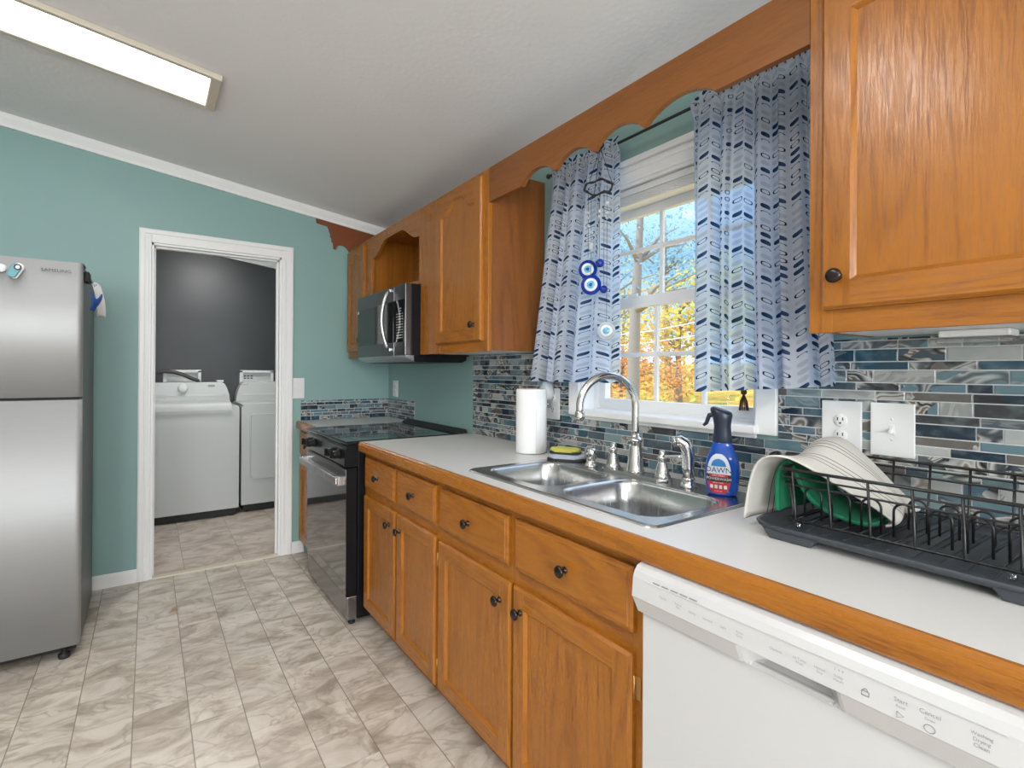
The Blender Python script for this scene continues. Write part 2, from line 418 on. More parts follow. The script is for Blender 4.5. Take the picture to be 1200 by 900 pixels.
M['glass'] = glass_mat('window_glass', (.97, .985, 1.0), .04)
M['clear'] = glass_mat('clear_plastic', (.85, .86, .86), .15)
def cloth(name, col, rough=.95, stripes=False):
    m = mat(name, col, rough)
    v = coords(m, 'UV')
    bump(m, noise(m, v, 400, 2), .4, .001)
    if stripes:
        sp = N(m, 'ShaderNodeSeparateXYZ'); LK(m, v, sp.inputs[0])
        def ln(c0, wd): return mth(m, 'LESS_THAN', mth(m, 'ABSOLUTE', mth(m, 'SUBTRACT', sp.outputs[1], c0)), wd)
        s_ = None
        for c0 in (.28, .34, .40, .58, .64, .70):
            q = ln(c0, .006); s_ = q if s_ is None else mth(m, 'MAXIMUM', s_, q)
        LK(m, mixc(m, mth(m, 'MULTIPLY', s_, .8), col, (.05, .05, .055)), bs(m).inputs['Base Color'])
    return m
M['linen'] = cloth('cream_striped_cotton', (.60, .57, .52), .95, True)
M['green'] = cloth('green_terry', (.012, .20, .095))
# ================================================================== SETTING
YF = 3.811; YB = -3.0; XL = -4.3; LYB = 5.88
b = MB(); b.box(XL, 0.0, YB, YF + .06, -.05, 0); struct('floor', b, M['floor'], label='marbled beige vinyl tile kitchen floor')
b = MB(); b.box(-2.7, 0.0, YF + .06, LYB, -.05, 0); struct('floor_laundry', b, M['floor2'], label='larger pinkish vinyl tile laundry floor')
def sloped(x0, x1, y0, y1, z0=0.0, t=.0):
    return [(x0, z0), (x1, z0), (x1, ceil_z(x1)), (x0, ceil_z(x0))]
# far wall with door opening
DX0, DX1, DZ = -1.503, -.773, 2.035
b = MB()
b.prism([(XL, 0), (DX0, 0), (DX0, ceil_z(DX0)), (XL, ceil_z(XL))], 'y', YF, YF + .11)
b.prism([(DX0, DZ), (DX1, DZ), (DX1, ceil_z(DX1)), (DX0, ceil_z(DX0))], 'y', YF, YF + .11)
b.prism([(DX1, 0), (0.0, 0), (0.0, ceil_z(0)), (DX1, ceil_z(DX1))], 'y', YF, YF + .11)
struct('wall_far', b, M['teal'], label='teal painted far wall with doorway to the laundry')
# window wall with opening
WY0, WY1, WZ0, WZ1 = .857, 1.646, 1.095, 1.995
WT = .15
b = MB()
b.box(0, WT, YB, WY0, 0, ceil_z(0)); b.box(0, WT, WY1, LYB, 0, ceil_z(0))
b.box(0, WT, WY0, WY1, 0, WZ0); b.box(0, WT, WY0, WY1, WZ1, ceil_z(0))
struct('wall_right', b, M['teal'], label='teal painted window wall behind the counter')
b = MB(); bz0, bz1 = .85, 2.15; xs_ = [XL] + [q for p in ADDED_WINDOWS for q in p] + [WT]
for i in range(len(xs_) - 1):
    x0, x1 = xs_[i], xs_[i+1]
    if i % 2 == 0: b.prism(sloped(x0, x1, 0, 0), 'y', YB - .1, YB)
    else: b.box(x0, x1, YB - .1, YB, 0, bz0); b.prism(sloped(x0, x1, 0, 0, bz1), 'y', YB - .1, YB)
struct('wall_back', b, M['wallw'], label='off white wall behind the camera with two added windows')
for k_, (x0, x1) in enumerate(ADDED_WINDOWS):
    b = MB(); b.box(x0 - .05, x0, YB - .1, YB + .012, bz0 - .05, bz1 + .05); b.box(x1, x1 + .05, YB - .1, YB + .012, bz0 - .05, bz1 + .05); b.box(x0, x1, YB - .1, YB + .012, bz1, bz1 + .05); b.box(x0, x1, YB - .1, YB + .03, bz0 - .05, bz0)
    xm_ = (x0 + x1)/2; b.box(xm_ - .015, xm_ + .015, YB - .08, YB - .05, bz0, bz1); b.box(x0, x1, YB - .08, YB - .05, (bz0 + bz1)/2 - .015, (bz0 + bz1)/2 + .015)
    o_ = struct('window_%d' % (k_ + 2), b, M['white'], label='unseen window added in the wall behind the camera for fill light', cat='window')
    g_ = MB(); g_.box(x0, x1, YB - .069, YB - .064, bz0, bz1); obj('window_pane', g_, M['glass'], o_)
b = MB(); b.box(XL - .1, XL, YB, LYB, 0, ceil_z(XL)); struct('wall_left', b, M['wallw'])
b = MB(); b.prism([(XL - .1, ceil_z(XL - .1)), (WT, ceil_z(WT)), (WT, ceil_z(WT) + .12), (XL - .1, ceil_z(XL - .1) + .12)], 'y', YB - .1, LYB + .1)
struct('ceiling', b, M['ceil'], label='sloped textured grey white ceiling')
b = MB(); b.prism(sloped(XL, WT, 0, 0), 'y', LYB, LYB + .1); struct('wall_laundry_back', b, M['charcoal'], label='charcoal painted laundry room back wall')
b = MB(); b.prism([(0, 0)] and [(YF + .11, 0), (LYB, 0), (LYB, 2.69), (YF + .11, 2.69)], 'x', -2.75, -2.65); struct('wall_laundry_left', b, M['wallw'])
# crown mouldings
def crown_poly(y): return None
ang = math.atan(CEIL_M)
b = MB()
pr = [(0, 0), (-.016, 0.0), (-.016, .02), (-.030, .045), (-.030, .070), (0, .070)]   # (dy, dz) up to the ceiling
def crown_far(y, x0, x1):
    b = MB(); lp = []
    for x_ in (x0, x1):
        lp.append([(x_, y + dy, ceil_z(x_) - .072 + dz) for dy, dz in pr])
    b.loops(lp, 0, False); return b
struct('trim_1', crown_far(YF, XL, 0), M['white'], label='white crown moulding along the top of the teal far wall', cat='trim')
struct('trim_2', crown_far(LYB, -2.65, 0), M['white'], label='white crown moulding in the laundry room', cat='trim')
b = MB(); b.loops([[(dy, y_, ceil_z(0) - .072 + dz) for dy, dz in pr] for y_ in (YB, YF)], 0, False)
struct('trim_3', b, M['white'], label='white crown moulding above the window wall', cat='trim')
# door casing
b = MB()
def casing(b, x0, x1, z0, z1):
    b.box(x0, x1, YF - .014, YF, z0, z1, 0, .003)
    b.box(x0 + .012, x1 - .016, YF - .019, YF - .010, z0, z1 , 0, .003)
b = MB()
b.box(-1.566, DX0, YF - .014, YF, 0, 2.116, 0, .003); b.box(-1.562, -1.535, YF - .020, YF - .010, 0, 2.112, 0, .004); b.box(-1.53, -1.515, YF-.018, YF-.010, 0, 2.08, 0, .003)
b.box(DX1, -.697, YF - .014, YF, 0, 2.116, 0, .003); b.box(-.728, -.701, YF - .020, YF - .010, 0, 2.112, 0, .004); b.box(-.760, -.745, YF-.018, YF-.010, 0, 2.08, 0, .003)
b.box(DX0, DX1, YF - .014, YF, DZ, 2.116, 0, .003); b.box(-1.562, -.701, YF - .0202, YF - .010, 2.085, 2.112, 0, .004)
struct('door_1', b, M['white'], label='white moulded casing around the laundry doorway', cat='doorway')
b = MB(); t = .012
b.box(DX0, DX0 + t, YF - .002, YF + .112, 0, DZ); b.box(DX1 - t, DX1, YF - .002, YF + .112, 0, DZ); b.box(DX0, DX1, YF - .002, YF + .112, DZ - t, DZ)
b.box(DX0 + t, DX0 + t + .01, YF + .04, YF + .075, 0, DZ - t); b.box(DX1 - t - .01, DX1 - t, YF + .04, YF + .075, 0, DZ - t); b.box(DX0 + t, DX1 - t, YF + .04, YF + .075, DZ - t - .01, DZ - t)
struct('trim_4', b, M['white'], label='white door jamb with stop of the laundry doorway', cat='trim')
b = MB(); b.prism([(YF - .012, 0), (YF + .045, 0), (YF + .04, .007), (YF - .004, .007)], 'x', DX0 + .012, DX1 - .012)
struct('trim_5', b, M['ivory'], label='pale threshold strip in the laundry doorway', cat='trim')
b = MB(); b.prism([(YF, 0), (YF - .013, 0), (YF - .013, .068), (YF - .006, .078), (YF, .078)], 'x', XL, -1.566); struct('baseboard_far_left', b, M['white'])
b = MB(); b.prism([(YF, 0), (YF - .013, 0), (YF - .013, .068), (YF - .006, .078), (YF, .078)], 'x', -.697, -.62); struct('baseboard_far_right', b, M['white'])
# ------------------------------------------------------------------ window
wn = bpy.data.objects.new('window_1', None); COL.objects.link(wn); wn.location = (0, WY0, WZ0); wn['kind'] = 'structure'
wn['label'] = 'white double hung window with grid muntins above the sink'; wn['category'] = 'window'
b = MB()   # casing on the wall
b.box(-.014, .002, .794, WY0 + .002, 1.083, 2.070, 0, .003); b.box(-.014, .002, WY1 - .002, 1.706, 1.083, 2.070, 0, .003)
b.box(-.014, .002, .794, 1.706, WZ1, 2.075, 0, .003); b.box(-.030, .002, .78, 1.72, 2.055, 2.078, 0, .005); b.box(-.022, .0, .788, 1.712, 2.030, 2.05, 0, .005)
obj('window_casing', b, M['white'], wn)
b = MB()
b.box(-.032, .075, WY0 - .01, WY1 + .01, 1.083, 1.110, 0, .005); b.box(-.015, -.002, WY0, WY1, 1.07, 1.083, 0, .002)
obj('window_sill', b, M['white'], wn)
b = MB(); t = .012
b.box(.0, .148, WY0, WY0 + t, 1.10, WZ1); b.box(.0, .148, WY1 - t, WY1, 1.10, WZ1); b.box(.0, .148, WY0, WY1, WZ1 - t, WZ1); b.box(.0705, .147, WY0 + t, WY1 - t, 1.0955, 1.118)
b.box(.07, .147, WY0 + t, WY0 + .034, 1.118, 1.935); b.box(.07, .147, WY1 - .034, WY1 - t, 1.118, 1.935); b.box(.07, .147, WY0 + t, WY1 - t, 1.935, WZ1 - t)
obj('window_frame', b, M['white'], wn)
def sash(name, x, y0, y1, z0, z1, st, br, tr, muy, muz):
    b = MB(); d = .026
    b.box(x, x + d, y0, y0 + st, z0, z1, 0, .003); b.box(x, x + d, y1 - st, y1, z0, z1, 0, .003)
    b.box(x + .0005, x + d - .0005, y0 + .003, y1 - .003, z0 + .0005, z0 + br, 0, .002); b.box(x + .0005, x + d - .0005, y0 + .003, y1 - .003, z1 - tr, z1 - .0005, 0, .002)
    for y in muy: b.box(x + .006, x + d - .006, y - .0085, y + .0085, z0 + br, z1 - tr, 0, .002)
    b.box(x + .0065, x + d - .0065, y0 + st, y1 - st, muz - .0085, muz + .0085, 0, .002)
    o = obj(name, b, M['white'], wn)
    g = MB(); g.box(x + .011, x + .015, y0 + st - .004, y1 - st + .004, z0 + br - .004, z1 - tr + .004)
    obj('window_pane', g, M['glass'], o)
    return o
lo = sash('lower_sash', .082, .887, 1.612, 1.116, 1.572, .032, .040, .046, (1.106, 1.318), 1.338)
sash('upper_sash', .112, .887, 1.612, 1.535, 1.937, .030, .040, .036, (1.106, 1.318), 1.765)
b = MB(); b.box(.074, .084, 1.40, 1.45, 1.568, 1.582, 0, .003); b.lathe([(.008, 0), (.006, .012)], (.085, 1.425, 1.572), n=12); obj('sash_lock', b, M['plate'], lo)
# rolled blind under the window head
bl = thing('roller_blind', (.035, 1.25, 1.93), 'white blind pulled fully up under the head of the window', 'blind')
b = MB(); b.box(.012, .058, .872, 1.631, 1.955, 1.98, 0, .004); obj('headrail', b, M['plate'], bl)
b = MB()
for k in range(6): b.box(.014, .056, .876, 1.627, 1.918 + k*.006, 1.9225 + k*.006, 0, .001)
obj('blind_slats', b, M['white'], bl)
# ------------------------------------------------------------------ glass mosaic splashback
random.seed(11)
ROWH = [.029, .0185, .0185, .029, .0185, .029, .0185, .0185, .029, .0185]
def tiles(name, plane, pos, nrm, u0, u1, z0, z1, holes, label, u_flip=False, seed=1):
    """plane 'x' or 'y'; nrm is the sign of the outward normal; tiles stand 3 mm proud of the grout bed"""
    rnd = random.Random(seed)
    b = MB(); lay = b.bm.loops.layers.float_color.new('tile'); g = .0028
    def P(u, z, d): return (pos + nrm*d, u, z) if plane == 'x' else (u, pos + nrm*d, z)
    def put(a0, a1, c0, c1, col):
        if a1 - a0 < .003 or c1 - c0 < .003: return
        rects = [(a0, a1, c0, c1)]
        for h in holes:
            nr = []
            for r in rects:
                if r[1] <= h[0] or r[0] >= h[1] or r[3] <= h[2] or r[2] >= h[3]: nr.append(r); continue
                if r[0] < h[0]: nr.append((r[0], h[0], r[2], r[3]))
                if r[1] > h[1]: nr.append((h[1], r[1], r[2], r[3]))
                aa, bb = max(r[0], h[0]), min(r[1], h[1])
                if r[2] < h[2]: nr.append((aa, bb, r[2], h[2]))
                if r[3] > h[3]: nr.append((aa, bb, h[3], r[3]))
            rects = nr
        for (p, q, r, s) in rects:
            if q - p < .002 or s - r < .002: continue
            c = .0008; T = .0045
            o = [b.bm.verts.new(P(u, z, .001)) for u, z in ((p, r), (q, r), (q, s), (p, s))]
            m_ = [b.bm.verts.new(P(u, z, T - c)) for u, z in ((p, r), (q, r), (q, s), (p, s))]
            i_ = [b.bm.verts.new(P(u, z, T)) for u, z in ((p+c, r+c), (q-c, r+c), (q-c, s-c), (p+c, s-c))]
            fs = [b.bm.faces.new(i_)]
            for A, B_ in ((o, m_), (m_, i_)):
                for k in range(4): fs.append(b.bm.faces.new((A[k], A[(k+1) % 4], B_[(k+1) % 4], B_[k])))
            for f in fs:
                for l in f.loops: l[lay] = col
    z = z0; k = 0
    while z < z1 - .004:
        h = ROWH[k % len(ROWH)]; k += 1
        zt = min(z + h, z1); u = u0 - rnd.random()*.12
        while u < u1:
            L = rnd.choice((.030, .045, .045, .062, .062, .095, .127) if u > 1.70 else (.045, .062, .062, .095, .127, .127))
            put(max(u, u0), min(u + L - g, u1), z, zt, (rnd.random(), rnd.random(), rnd.choice((0, .3, .7, .95, 1)), 1))
            u += L
        z = zt + g
    fs = b.bm.faces[:]; bmesh.ops.recalc_face_normals(b.bm, faces=fs)
    root = obj(name, b, M['tile'])
    tag(root, label, 'backsplash')
    q = MB()
    for (a0, a1, c0, c1) in grout_rects(u0, u1, z0, z1, holes):
        if plane == 'x': q.box(pos, pos + nrm*.002, a0, a1, c0, c1)
        else: q.box(a0, a1, pos, pos + nrm*.002, c0, c1)
    obj('grout_bed', q, M['grout'], root)
    return root
def grout_rects(u0, u1, z0, z1, holes):
    rects = [(u0, u1, z0, z1)]
    for h in holes:
        nr = []
        for r in rects:
            if r[1] <= h[0] or r[0] >= h[1] or r[3] <= h[2] or r[2] >= h[3]: nr.append(r); continue
            if r[0] < h[0]: nr.append((r[0], h[0], r[2], r[3]))
            if r[1] > h[1]: nr.append((h[1], r[1], r[2], r[3]))
            aa, bb = max(r[0], h[0]), min(r[1], h[1])
            if r[2] < h[2]: nr.append((aa, bb, r[2], h[2]))
            if r[3] > h[3]: nr.append((aa, bb, h[3], r[3]))
        rects = nr
    return rects
tiles('mosaic_backsplash', 'x', 0.0, -1, -.6, 2.536, .917, 1.357, [(.792, 1.708, 1.069, 2.2)], 'blue and grey agate glass mosaic backsplash behind the sink counter', seed=5)
tiles('mosaic_splash_strip', 'y', YF, -1, -.642, -.006, .917, 1.056, [], 'low strip of glass mosaic on the far wall above the narrow counter', seed=8)
tiles('mosaic_splash_strip', 'x', 0.0, -1, 3.330, YF - .006, .917, 1.056, [], 'short return of glass mosaic on the window wall beside the stove', seed=9)
# ================================================================== CABINETS
def rect(y0, y1, z0, z1, x): return [(x, y0, z0), (x, y1, z0), (x, y1, z1), (x, y0, z1)]
def panel_door(xf, y0, y1, z0, z1, th=.019, st=.055, arch=0.0, rec=.009, lip=.007):
    """frame-and-panel door facing -X; front plane at xf. materials: 0 upright grain, 1 lengthwise grain"""
    b = MB(); bm = b.bm
    L0, L1 = rect(y0, y1, z0, z1, xf + th), rect(y0, y1, z0, z1, xf + lip)
    Lm = rect(y0 + lip*.45, y1 - lip*.45, z0 + lip*.45, z1 - lip*.45, xf + lip*.55)
    L2 = rect(y0 + lip, y1 - lip, z0 + lip, z1 - lip, xf)
    def band(a, c):
        for k in range(4):
            b.face([a[k], a[(k+1) % 4], c[(k+1) % 4], c[k]], 1 if k in (0, 2) else 0)
    b.face(L0, 0); band(L0, L1); band(L1, Lm); band(Lm, L2)
    ya, yb, za, zb = y0 + st, y1 - st, z0 + st, z1 - (.036 if arch else st)
    oa, ob, oc, od = y0 + lip, y1 - lip, z0 + lip, z1 - lip
    b.face([(xf, oa, oc), (xf, ya, oc), (xf, ya, od), (xf, oa, od)], 0)
    b.face([(xf, yb, oc), (xf, ob, oc), (xf, ob, od), (xf, yb, od)], 0)
    b.face([(xf, ya, oc), (xf, yb, oc), (xf, yb, za), (xf, ya, za)], 1)
    if arch:
        W = yb - ya; n = 28; top = []
        for i in range(n + 1):
            t = i/n; d = abs(t - .5)*2
            # cathedral: shoulder at the sides, S-curve up to a flat crown
            if d > .86: z = zb - arch
            elif d > .80: z = zb - arch - .0
            else:
                q = 1 - d/.80; z = zb - arch + arch*(.5 - .5*math.cos(PI*min(1, q*1.25)))
            top.append((ya + W*t, z))
    else: top = [(ya, zb), (yb, zb)]
    rail = [(xf, ya, od)] + [(xf, y, z) for y, z in top] + [(xf, yb, od)]
    b.face(rail, 1)
    inner = [(ya, za)] + [(yb, za)] + top[::-1]
    cy = (ya + yb)/2; cz = (za + zb)/2; ins = .009
    def shrink(p):
        return (p[0] + (ins if p[0] < cy else -ins) if abs(p[0] - cy) > ins else p[0], p[1] + (ins if p[1] < za + .001 else -ins))
    in2 = [shrink(p) for p in inner]
    n = len(inner)
    for k in range(n):
        p, q, r, s = inner[k], inner[(k+1) % n], in2[(k+1) % n], in2[k]
        b.face([(xf, *p), (xf, *q), (xf + rec, *r), (xf + rec, *s)], 1 if abs(p[1] - q[1]) < abs(p[0] - q[0]) else 0)
    b.face([(xf + rec, *p) for p in in2], 0)
    bmesh.ops.remove_doubles(bm, verts=bm.verts, dist=1e-6)
    bmesh.ops.recalc_face_normals(bm, faces=bm.faces)
    return b
def drawer_front(xf, y0, y1, z0, z1, th=.019, c=.012):
    b = MB()
    L = [rect(y0, y1, z0, z1, xf + th), rect(y0, y1, z0, z1, xf + .007), rect(y0 + c*.5, y1 - c*.5, z0 + c*.5, z1 - c*.5, xf + .0035), rect(y0 + c, y1 - c, z0 + c, z1 - c, xf + .0025), rect(y0 + c + .002, y1 - c - .002, z0 + c + .002, z1 - c - .002, xf)]
    b.loops(L, 0, False); return b
def knob(x, y, z, parent, r=.0155):
    b = MB()
    b.lathe([(.0095, 0), (.0095, .002), (.0052, .005), (.0052, .012), (r*.75, .016), (r, .019), (r, .0225), (r*.86, .0255), (r*.5, .0268), (.0001, .0272)], (x, y, z), (-1, 0, 0), 24)
    return obj('knob', b, M['bronze'], parent)
def hinge(x, y, z, parent):
    b = MB(); b.box(x - .004, x, y - .009, y + .009, z - .026, z + .026, 0, .001)
    b.tube([(x - .006, y + .008, z - .026), (x - .006, y + .008, z + .026)], .0038, 8)
    return obj('hinge', b, M['brass'], parent)
OAK = [M['oakz'], M['oaky']]
XFR = -.622     # base face-frame plane
XD = XFR - .019
def carcass(b, x0, y0, y1, z0, z1, xb=-.006, t=.016, top=True):
    b.box(x0, xb, y0, y0 + t, z0, z1, 0); b.box(x0, xb, y1 - t, y1, z0, z1, 0)
    b.box(x0, xb, y0 + t, y1 - t, z0, z0 + t, 0); b.box(xb - .006, xb, y0 + t, y1 - t, z0 + t, z1, 0)
    if top: b.box(x0, xb, y0 + t, y1 - t, z1 - t, z1, 0)
def frame(b, xf, y0, y1, z0, z1, vs, hs, t=.019):
    """face frame: vs list of (ya,yb) uprights, hs list of (ya,yb,za,zb) rails"""
    for a, c in vs: b.box(xf, xf + t, a, c, z0, z1, 0, .0015)
    for a, c, d, e in hs: b.box(xf + .0004, xf + t, a, c, d, e, 1)
# --- two-door, two-drawer base unit by the stove
t_ = thing('base_cabinet', (-.31, 2.13, 0), 'narrower oak base cabinet with two small drawers beside the black stove', 'cabinet')
b = MB(); carcass(b, XFR + .019, 1.722, 2.540, .10, .860, top=False)
obj('carcass', b, OAK, t_)
b = MB(); frame(b, XFR, 1.722, 2.540, .092, .868, [(1.722, 1.745), (2.50, 2.540), (2.095, 2.135)], [(1.745, 2.5, .092, .115), (1.745, 2.5, .64, .70), (1.745, 2.5, .835, .868)])
obj('face_frame', b, OAK, t_)
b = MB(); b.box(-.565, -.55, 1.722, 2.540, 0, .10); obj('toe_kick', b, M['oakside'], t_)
for a, c, ky in ((2.128, 2.508, 2.325), (1.738, 2.103, 1.93)):
    d = obj('drawer', drawer_front(XD, a, c, .692, .842), [M['oaky']], t_); knob(XD, ky, .767, d)
for a, c, ky, hy in ((2.126, 2.512, 2.182, None), (1.738, 2.102, 2.066, 1.730)):
    d = obj('door', panel_door(XD, a, c, .100, .655), OAK, t_); knob(XD, ky, .588, d)
    if hy:
        for z in (.565, .17): hinge(XFR + .001, hy, z, d)
# --- sink base unit
t_ = thing('base_cabinet', (-.31, 1.24, 0), 'wide oak sink base cabinet with two panel doors beside the dishwasher', 'cabinet')
b = MB(); carcass(b, XFR + .019, .756, 1.7215, .10, .70, top=False); obj('carcass', b, OAK, t_)
b = MB(); frame(b, XFR, .756, 1.7215, .092, .868, [(.756, .792), (1.228, 1.270), (1.695, 1.7215)], [(.792, 1.695, .092, .115), (.792, 1.695, .63, .70), (.792, 1.695, .832, .868)])
obj('face_frame', b, OAK, t_)
b = MB(); b.box(-.565, -.55, .756, 1.7215, 0, .10); obj('toe_kick', b, M['oakside'], t_)
for a, c, ky in ((1.264, 1.706, 1.492), (.781, 1.232, 1.003)):
    d = obj('drawer', drawer_front(XD, a, c, .690, .838), [M['oaky']], t_); knob(XD, ky, .762, d)
for a, c, ky, hy in ((1.250, 1.712, 1.302, None), (.783, 1.236, 1.197, .776)):
    d = obj('door', panel_door(XD, a, c, .100, .645), OAK, t_); knob(XD, ky, .578, d)
    if hy:
        for z in (.570, .17): hinge(XFR + .001, hy, z, d)
# --- base unit past the dishwasher (mostly outside the frame)
t_ = thing('base_cabinet', (-.31, -.22, 0), 'oak base cabinet at the near end of the counter past the dishwasher', 'cabinet')
b = MB(); carcass(b, XFR + .019, -.58, .132, .10, .860, top=False); obj('carcass', b, OAK, t_)
b = MB(); frame(b, XFR, -.58, .132, .092, .868, [(.095, .132), (-.58, -.54)], [(-.54, .095, .092, .115), (-.54, .095, .63, .70), (-.54, .095, .835, .868)]); obj('face_frame', b, OAK, t_)
b = MB(); b.box(-.565, -.55, -.58, .132, 0, .10); obj('toe_kick', b, M['oakside'], t_)
d = obj('drawer', drawer_front(XD, -.55, .105, .690, .838), [M['oaky']], t_); knob(XD, -.22, .765, d)
d = obj('door', panel_door(XD, -.55, .105, .100, .645), OAK, t_); knob(XD, .06, .58, d)
# --- narrow base unit beyond the stove
t_ = thing('base_cabinet', (-.31, 3.58, 0), 'narrow oak base cabinet squeezed between the stove and the far wall', 'cabinet')
XN = -.640
b = MB(); carcass(b, XN + .019, 3.350, 3.805, .10, .860, top=False); obj('carcass', b, OAK, t_)
b = MB(); frame(b, XN, 3.350, 3.805, .092, .868, [(3.35, 3.38), (3.765, 3.805)], [(3.38, 3.765, .092, .115), (3.38, 3.765, .64, .70), (3.38, 3.765, .835, .868)]); obj('face_frame', b, OAK, t_)
b = MB(); b.box(-.565, -.55, 3.35, 3.805, 0, .10); obj('toe_kick', b, M['oakside'], t_)
d = obj('drawer', drawer_front(XN - .019, 3.37, 3.775, .692, .842), [M['oaky']], t_); knob(XN - .019, 3.55, .767, d)
d = obj('door', panel_door(XN - .019, 3.37, 3.775, .100, .655), OAK, t_); knob(XN - .019, 3.42, .588, d)
# ------------------------------------------------------------------ countertops
SKX0, SKX1, SKY0, SKY1 = -.572, -.108, .778, 1.590
ct = thing('countertop', (-.33, 1.0, .87), 'long white laminate countertop with an oak front edge holding the sink', 'countertop')
b = MB(); hx0, hx1, hy0, hy1 = SKX0 + .02, SKX1 - .02, SKY0 + .02, SKY1 - .02
Z0, Z1 = .872, .915
b.box(-.642, hx0, -.6, 2.536, Z0, Z1); b.box(hx1, -.001, -.6, 2.536, Z0, Z1)
b.box(hx0, hx1, -.6, hy0, Z0, Z1); b.box(hx0, hx1, hy1, 2.536, Z0, Z1)
obj('laminate_top', b, M['counter'], ct)
b = MB(); b.prism([(-.642, .868), (-.642, .9155), (-.650, .9155), (-.656, .911), (-.6575, .9035), (-.6605, .902), (-.6605, .873), (-.657, .868)], 'y', -.6, 2.538)
obj('edge_trim', b, M['oaky'], ct)
ct = thing('countertop', (-.33, 3.57, .87), 'short white laminate countertop beyond the stove in the far corner', 'countertop')
b = MB(); b.box(-.655, -.005, 3.345, 3.803, Z0, Z1); obj('laminate_top', b, M['counter'], ct)
b = MB(); b.prism([(-.655, .868), (-.655, .9155), (-.668, .9155), (-.674, .910), (-.676, .873), (-.672, .868)], 'y', 3.345, 3.803); obj('edge_trim', b, M['oaky'], ct)
# ------------------------------------------------------------------ upper cabinets
XU = -.3116; UZ0, UZ1 = 1.356, 2.150
def plug(y, z, parent, r=.014):
    b = MB(); b.lathe([(r, 0), (r, .003), (r*.7, .0045), (r*.45, .003), (r*.3, .0042), (.0001, .0045)], (XU, y, z), (-1, 0, 0), 18); return obj('wood_plug', b, M['oaky'], parent)
XT = [M['oakz'], M['oaky'], M['oakside'], M['white']]
t_ = thing('wall_cabinet', (-.15, 2.23, UZ0), 'tall oak wall cabinet with an arched door between microwave and window', 'cabinet')
b = MB(); y0, y1 = 1.895, 2.578
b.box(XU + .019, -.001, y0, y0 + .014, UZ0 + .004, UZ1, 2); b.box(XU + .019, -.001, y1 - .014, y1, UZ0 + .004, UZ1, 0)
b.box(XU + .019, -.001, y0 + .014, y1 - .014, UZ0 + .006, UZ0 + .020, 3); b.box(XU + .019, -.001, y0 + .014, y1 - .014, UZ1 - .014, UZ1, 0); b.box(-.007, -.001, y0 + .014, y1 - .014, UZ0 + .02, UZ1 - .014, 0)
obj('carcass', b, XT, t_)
b = MB(); frame(b, XU, y0, y1, UZ0, UZ1, [(y0, y0 + .045), (2.345, y1)], [(y0 + .045, 2.345, UZ0, UZ0 + .05), (y0 + .045, 2.345, UZ1 - .035, UZ1)]); obj('face_frame', b, OAK, t_)
d = obj('door', panel_door(XU - .019, 1.930, 2.368, 1.402, 2.125, arch=.062, st=.058), OAK, t_); knob(XU - .019, 1.985, 1.475, d)
plug(2.47, 2.075, t_, .017)
# open shelf over the microwave
t_ = thing('open_wall_cabinet', (-.15, 2.95, 1.742), 'open oak shelf cabinet with an arched opening above the microwave', 'cabinet')
y0, y1 = 2.5785, 3.36
b = MB()
b.box(XU + .019, -.001, y0, y0 + .014, 1.742, UZ1, 0); b.box(XU + .019, -.001, y1 - .014, y1, 1.742, UZ1, 0)
b.box(XU + .019, -.001, y0 + .014, y1 - .014, 1.742, 1.757, 1); b.box(XU + .019, -.001, y0 + .014, y1 - .014, UZ1 - .014, UZ1, 1); b.box(-.007, -.001, y0 + .014, y1 - .014, 1.757, UZ1 - .014, 1)
obj('carcass', b, OAK, t_)
b = MB(); b.box(XU, XU + .019, y0, y0 + .022, 1.742, UZ1, 0, .0015); b.box(XU, XU + .019, y1 - .03, y1, 1.742, UZ1, 0, .0015)
b.box(XU + .0004, XU + .019, y0 + .022, y1 - .03, 1.742, 1.765, 1)
ya, yb = y0 + .022, y1 - .03; pts = []
for i in range(31):
    t = i/30; d_ = abs(t - .5)*2
    z = 2.005 if d_ > .93 else 2.005 + .085*(.5 - .5*math.cos(PI*min(1, (1 - d_/.93)*1.45)))
    pts.append((ya + (yb - ya)*t, z))
b.prism([(ya, UZ1)] + pts + [(yb, UZ1)], 'x', XU + .0004, XU + .019, 1)
obj('face_frame', b, OAK, t_)
# narrow one at the far wall
t_ = thing('wall_cabinet', (-.15, 3.58, UZ0), 'narrow oak wall cabinet against the far wall left of the microwave', 'cabinet')
y0, y1 = 3.3605, 3.806
b = MB()
b.box(XU + .019, -.001, y0, y0 + .014, UZ0 + .004, UZ1, 0); b.box(XU + .019, -.001, y1 - .014, y1, UZ0 + .004, UZ1, 0)
b.box(XU + .019, -.001, y0 + .014, y1 - .014, UZ0 + .006, UZ0 + .02, 3); b.box(XU + .019, -.001, y0 + .014, y1 - .014, UZ1 - .014, UZ1, 0); b.box(-.007, -.001, y0 + .014, y1 - .014, UZ0 + .02, UZ1 - .014, 0)
obj('carcass', b, XT, t_)
b = MB(); frame(b, XU, y0, y1, UZ0, UZ1, [(y0, 3.46), (3.775, y1)], [(3.46, 3.775, UZ0, UZ0 + .05), (3.46, 3.775, UZ1 - .035, UZ1)]); obj('face_frame', b, OAK, t_)
d = obj('door', panel_door(XU - .019, 3.445, 3.790, 1.402, 2.125, arch=.055, st=.05), OAK, t_); knob(XU - .019, 3.485, 1.475, d)
plug(3.405, 2.09, t_, .012)
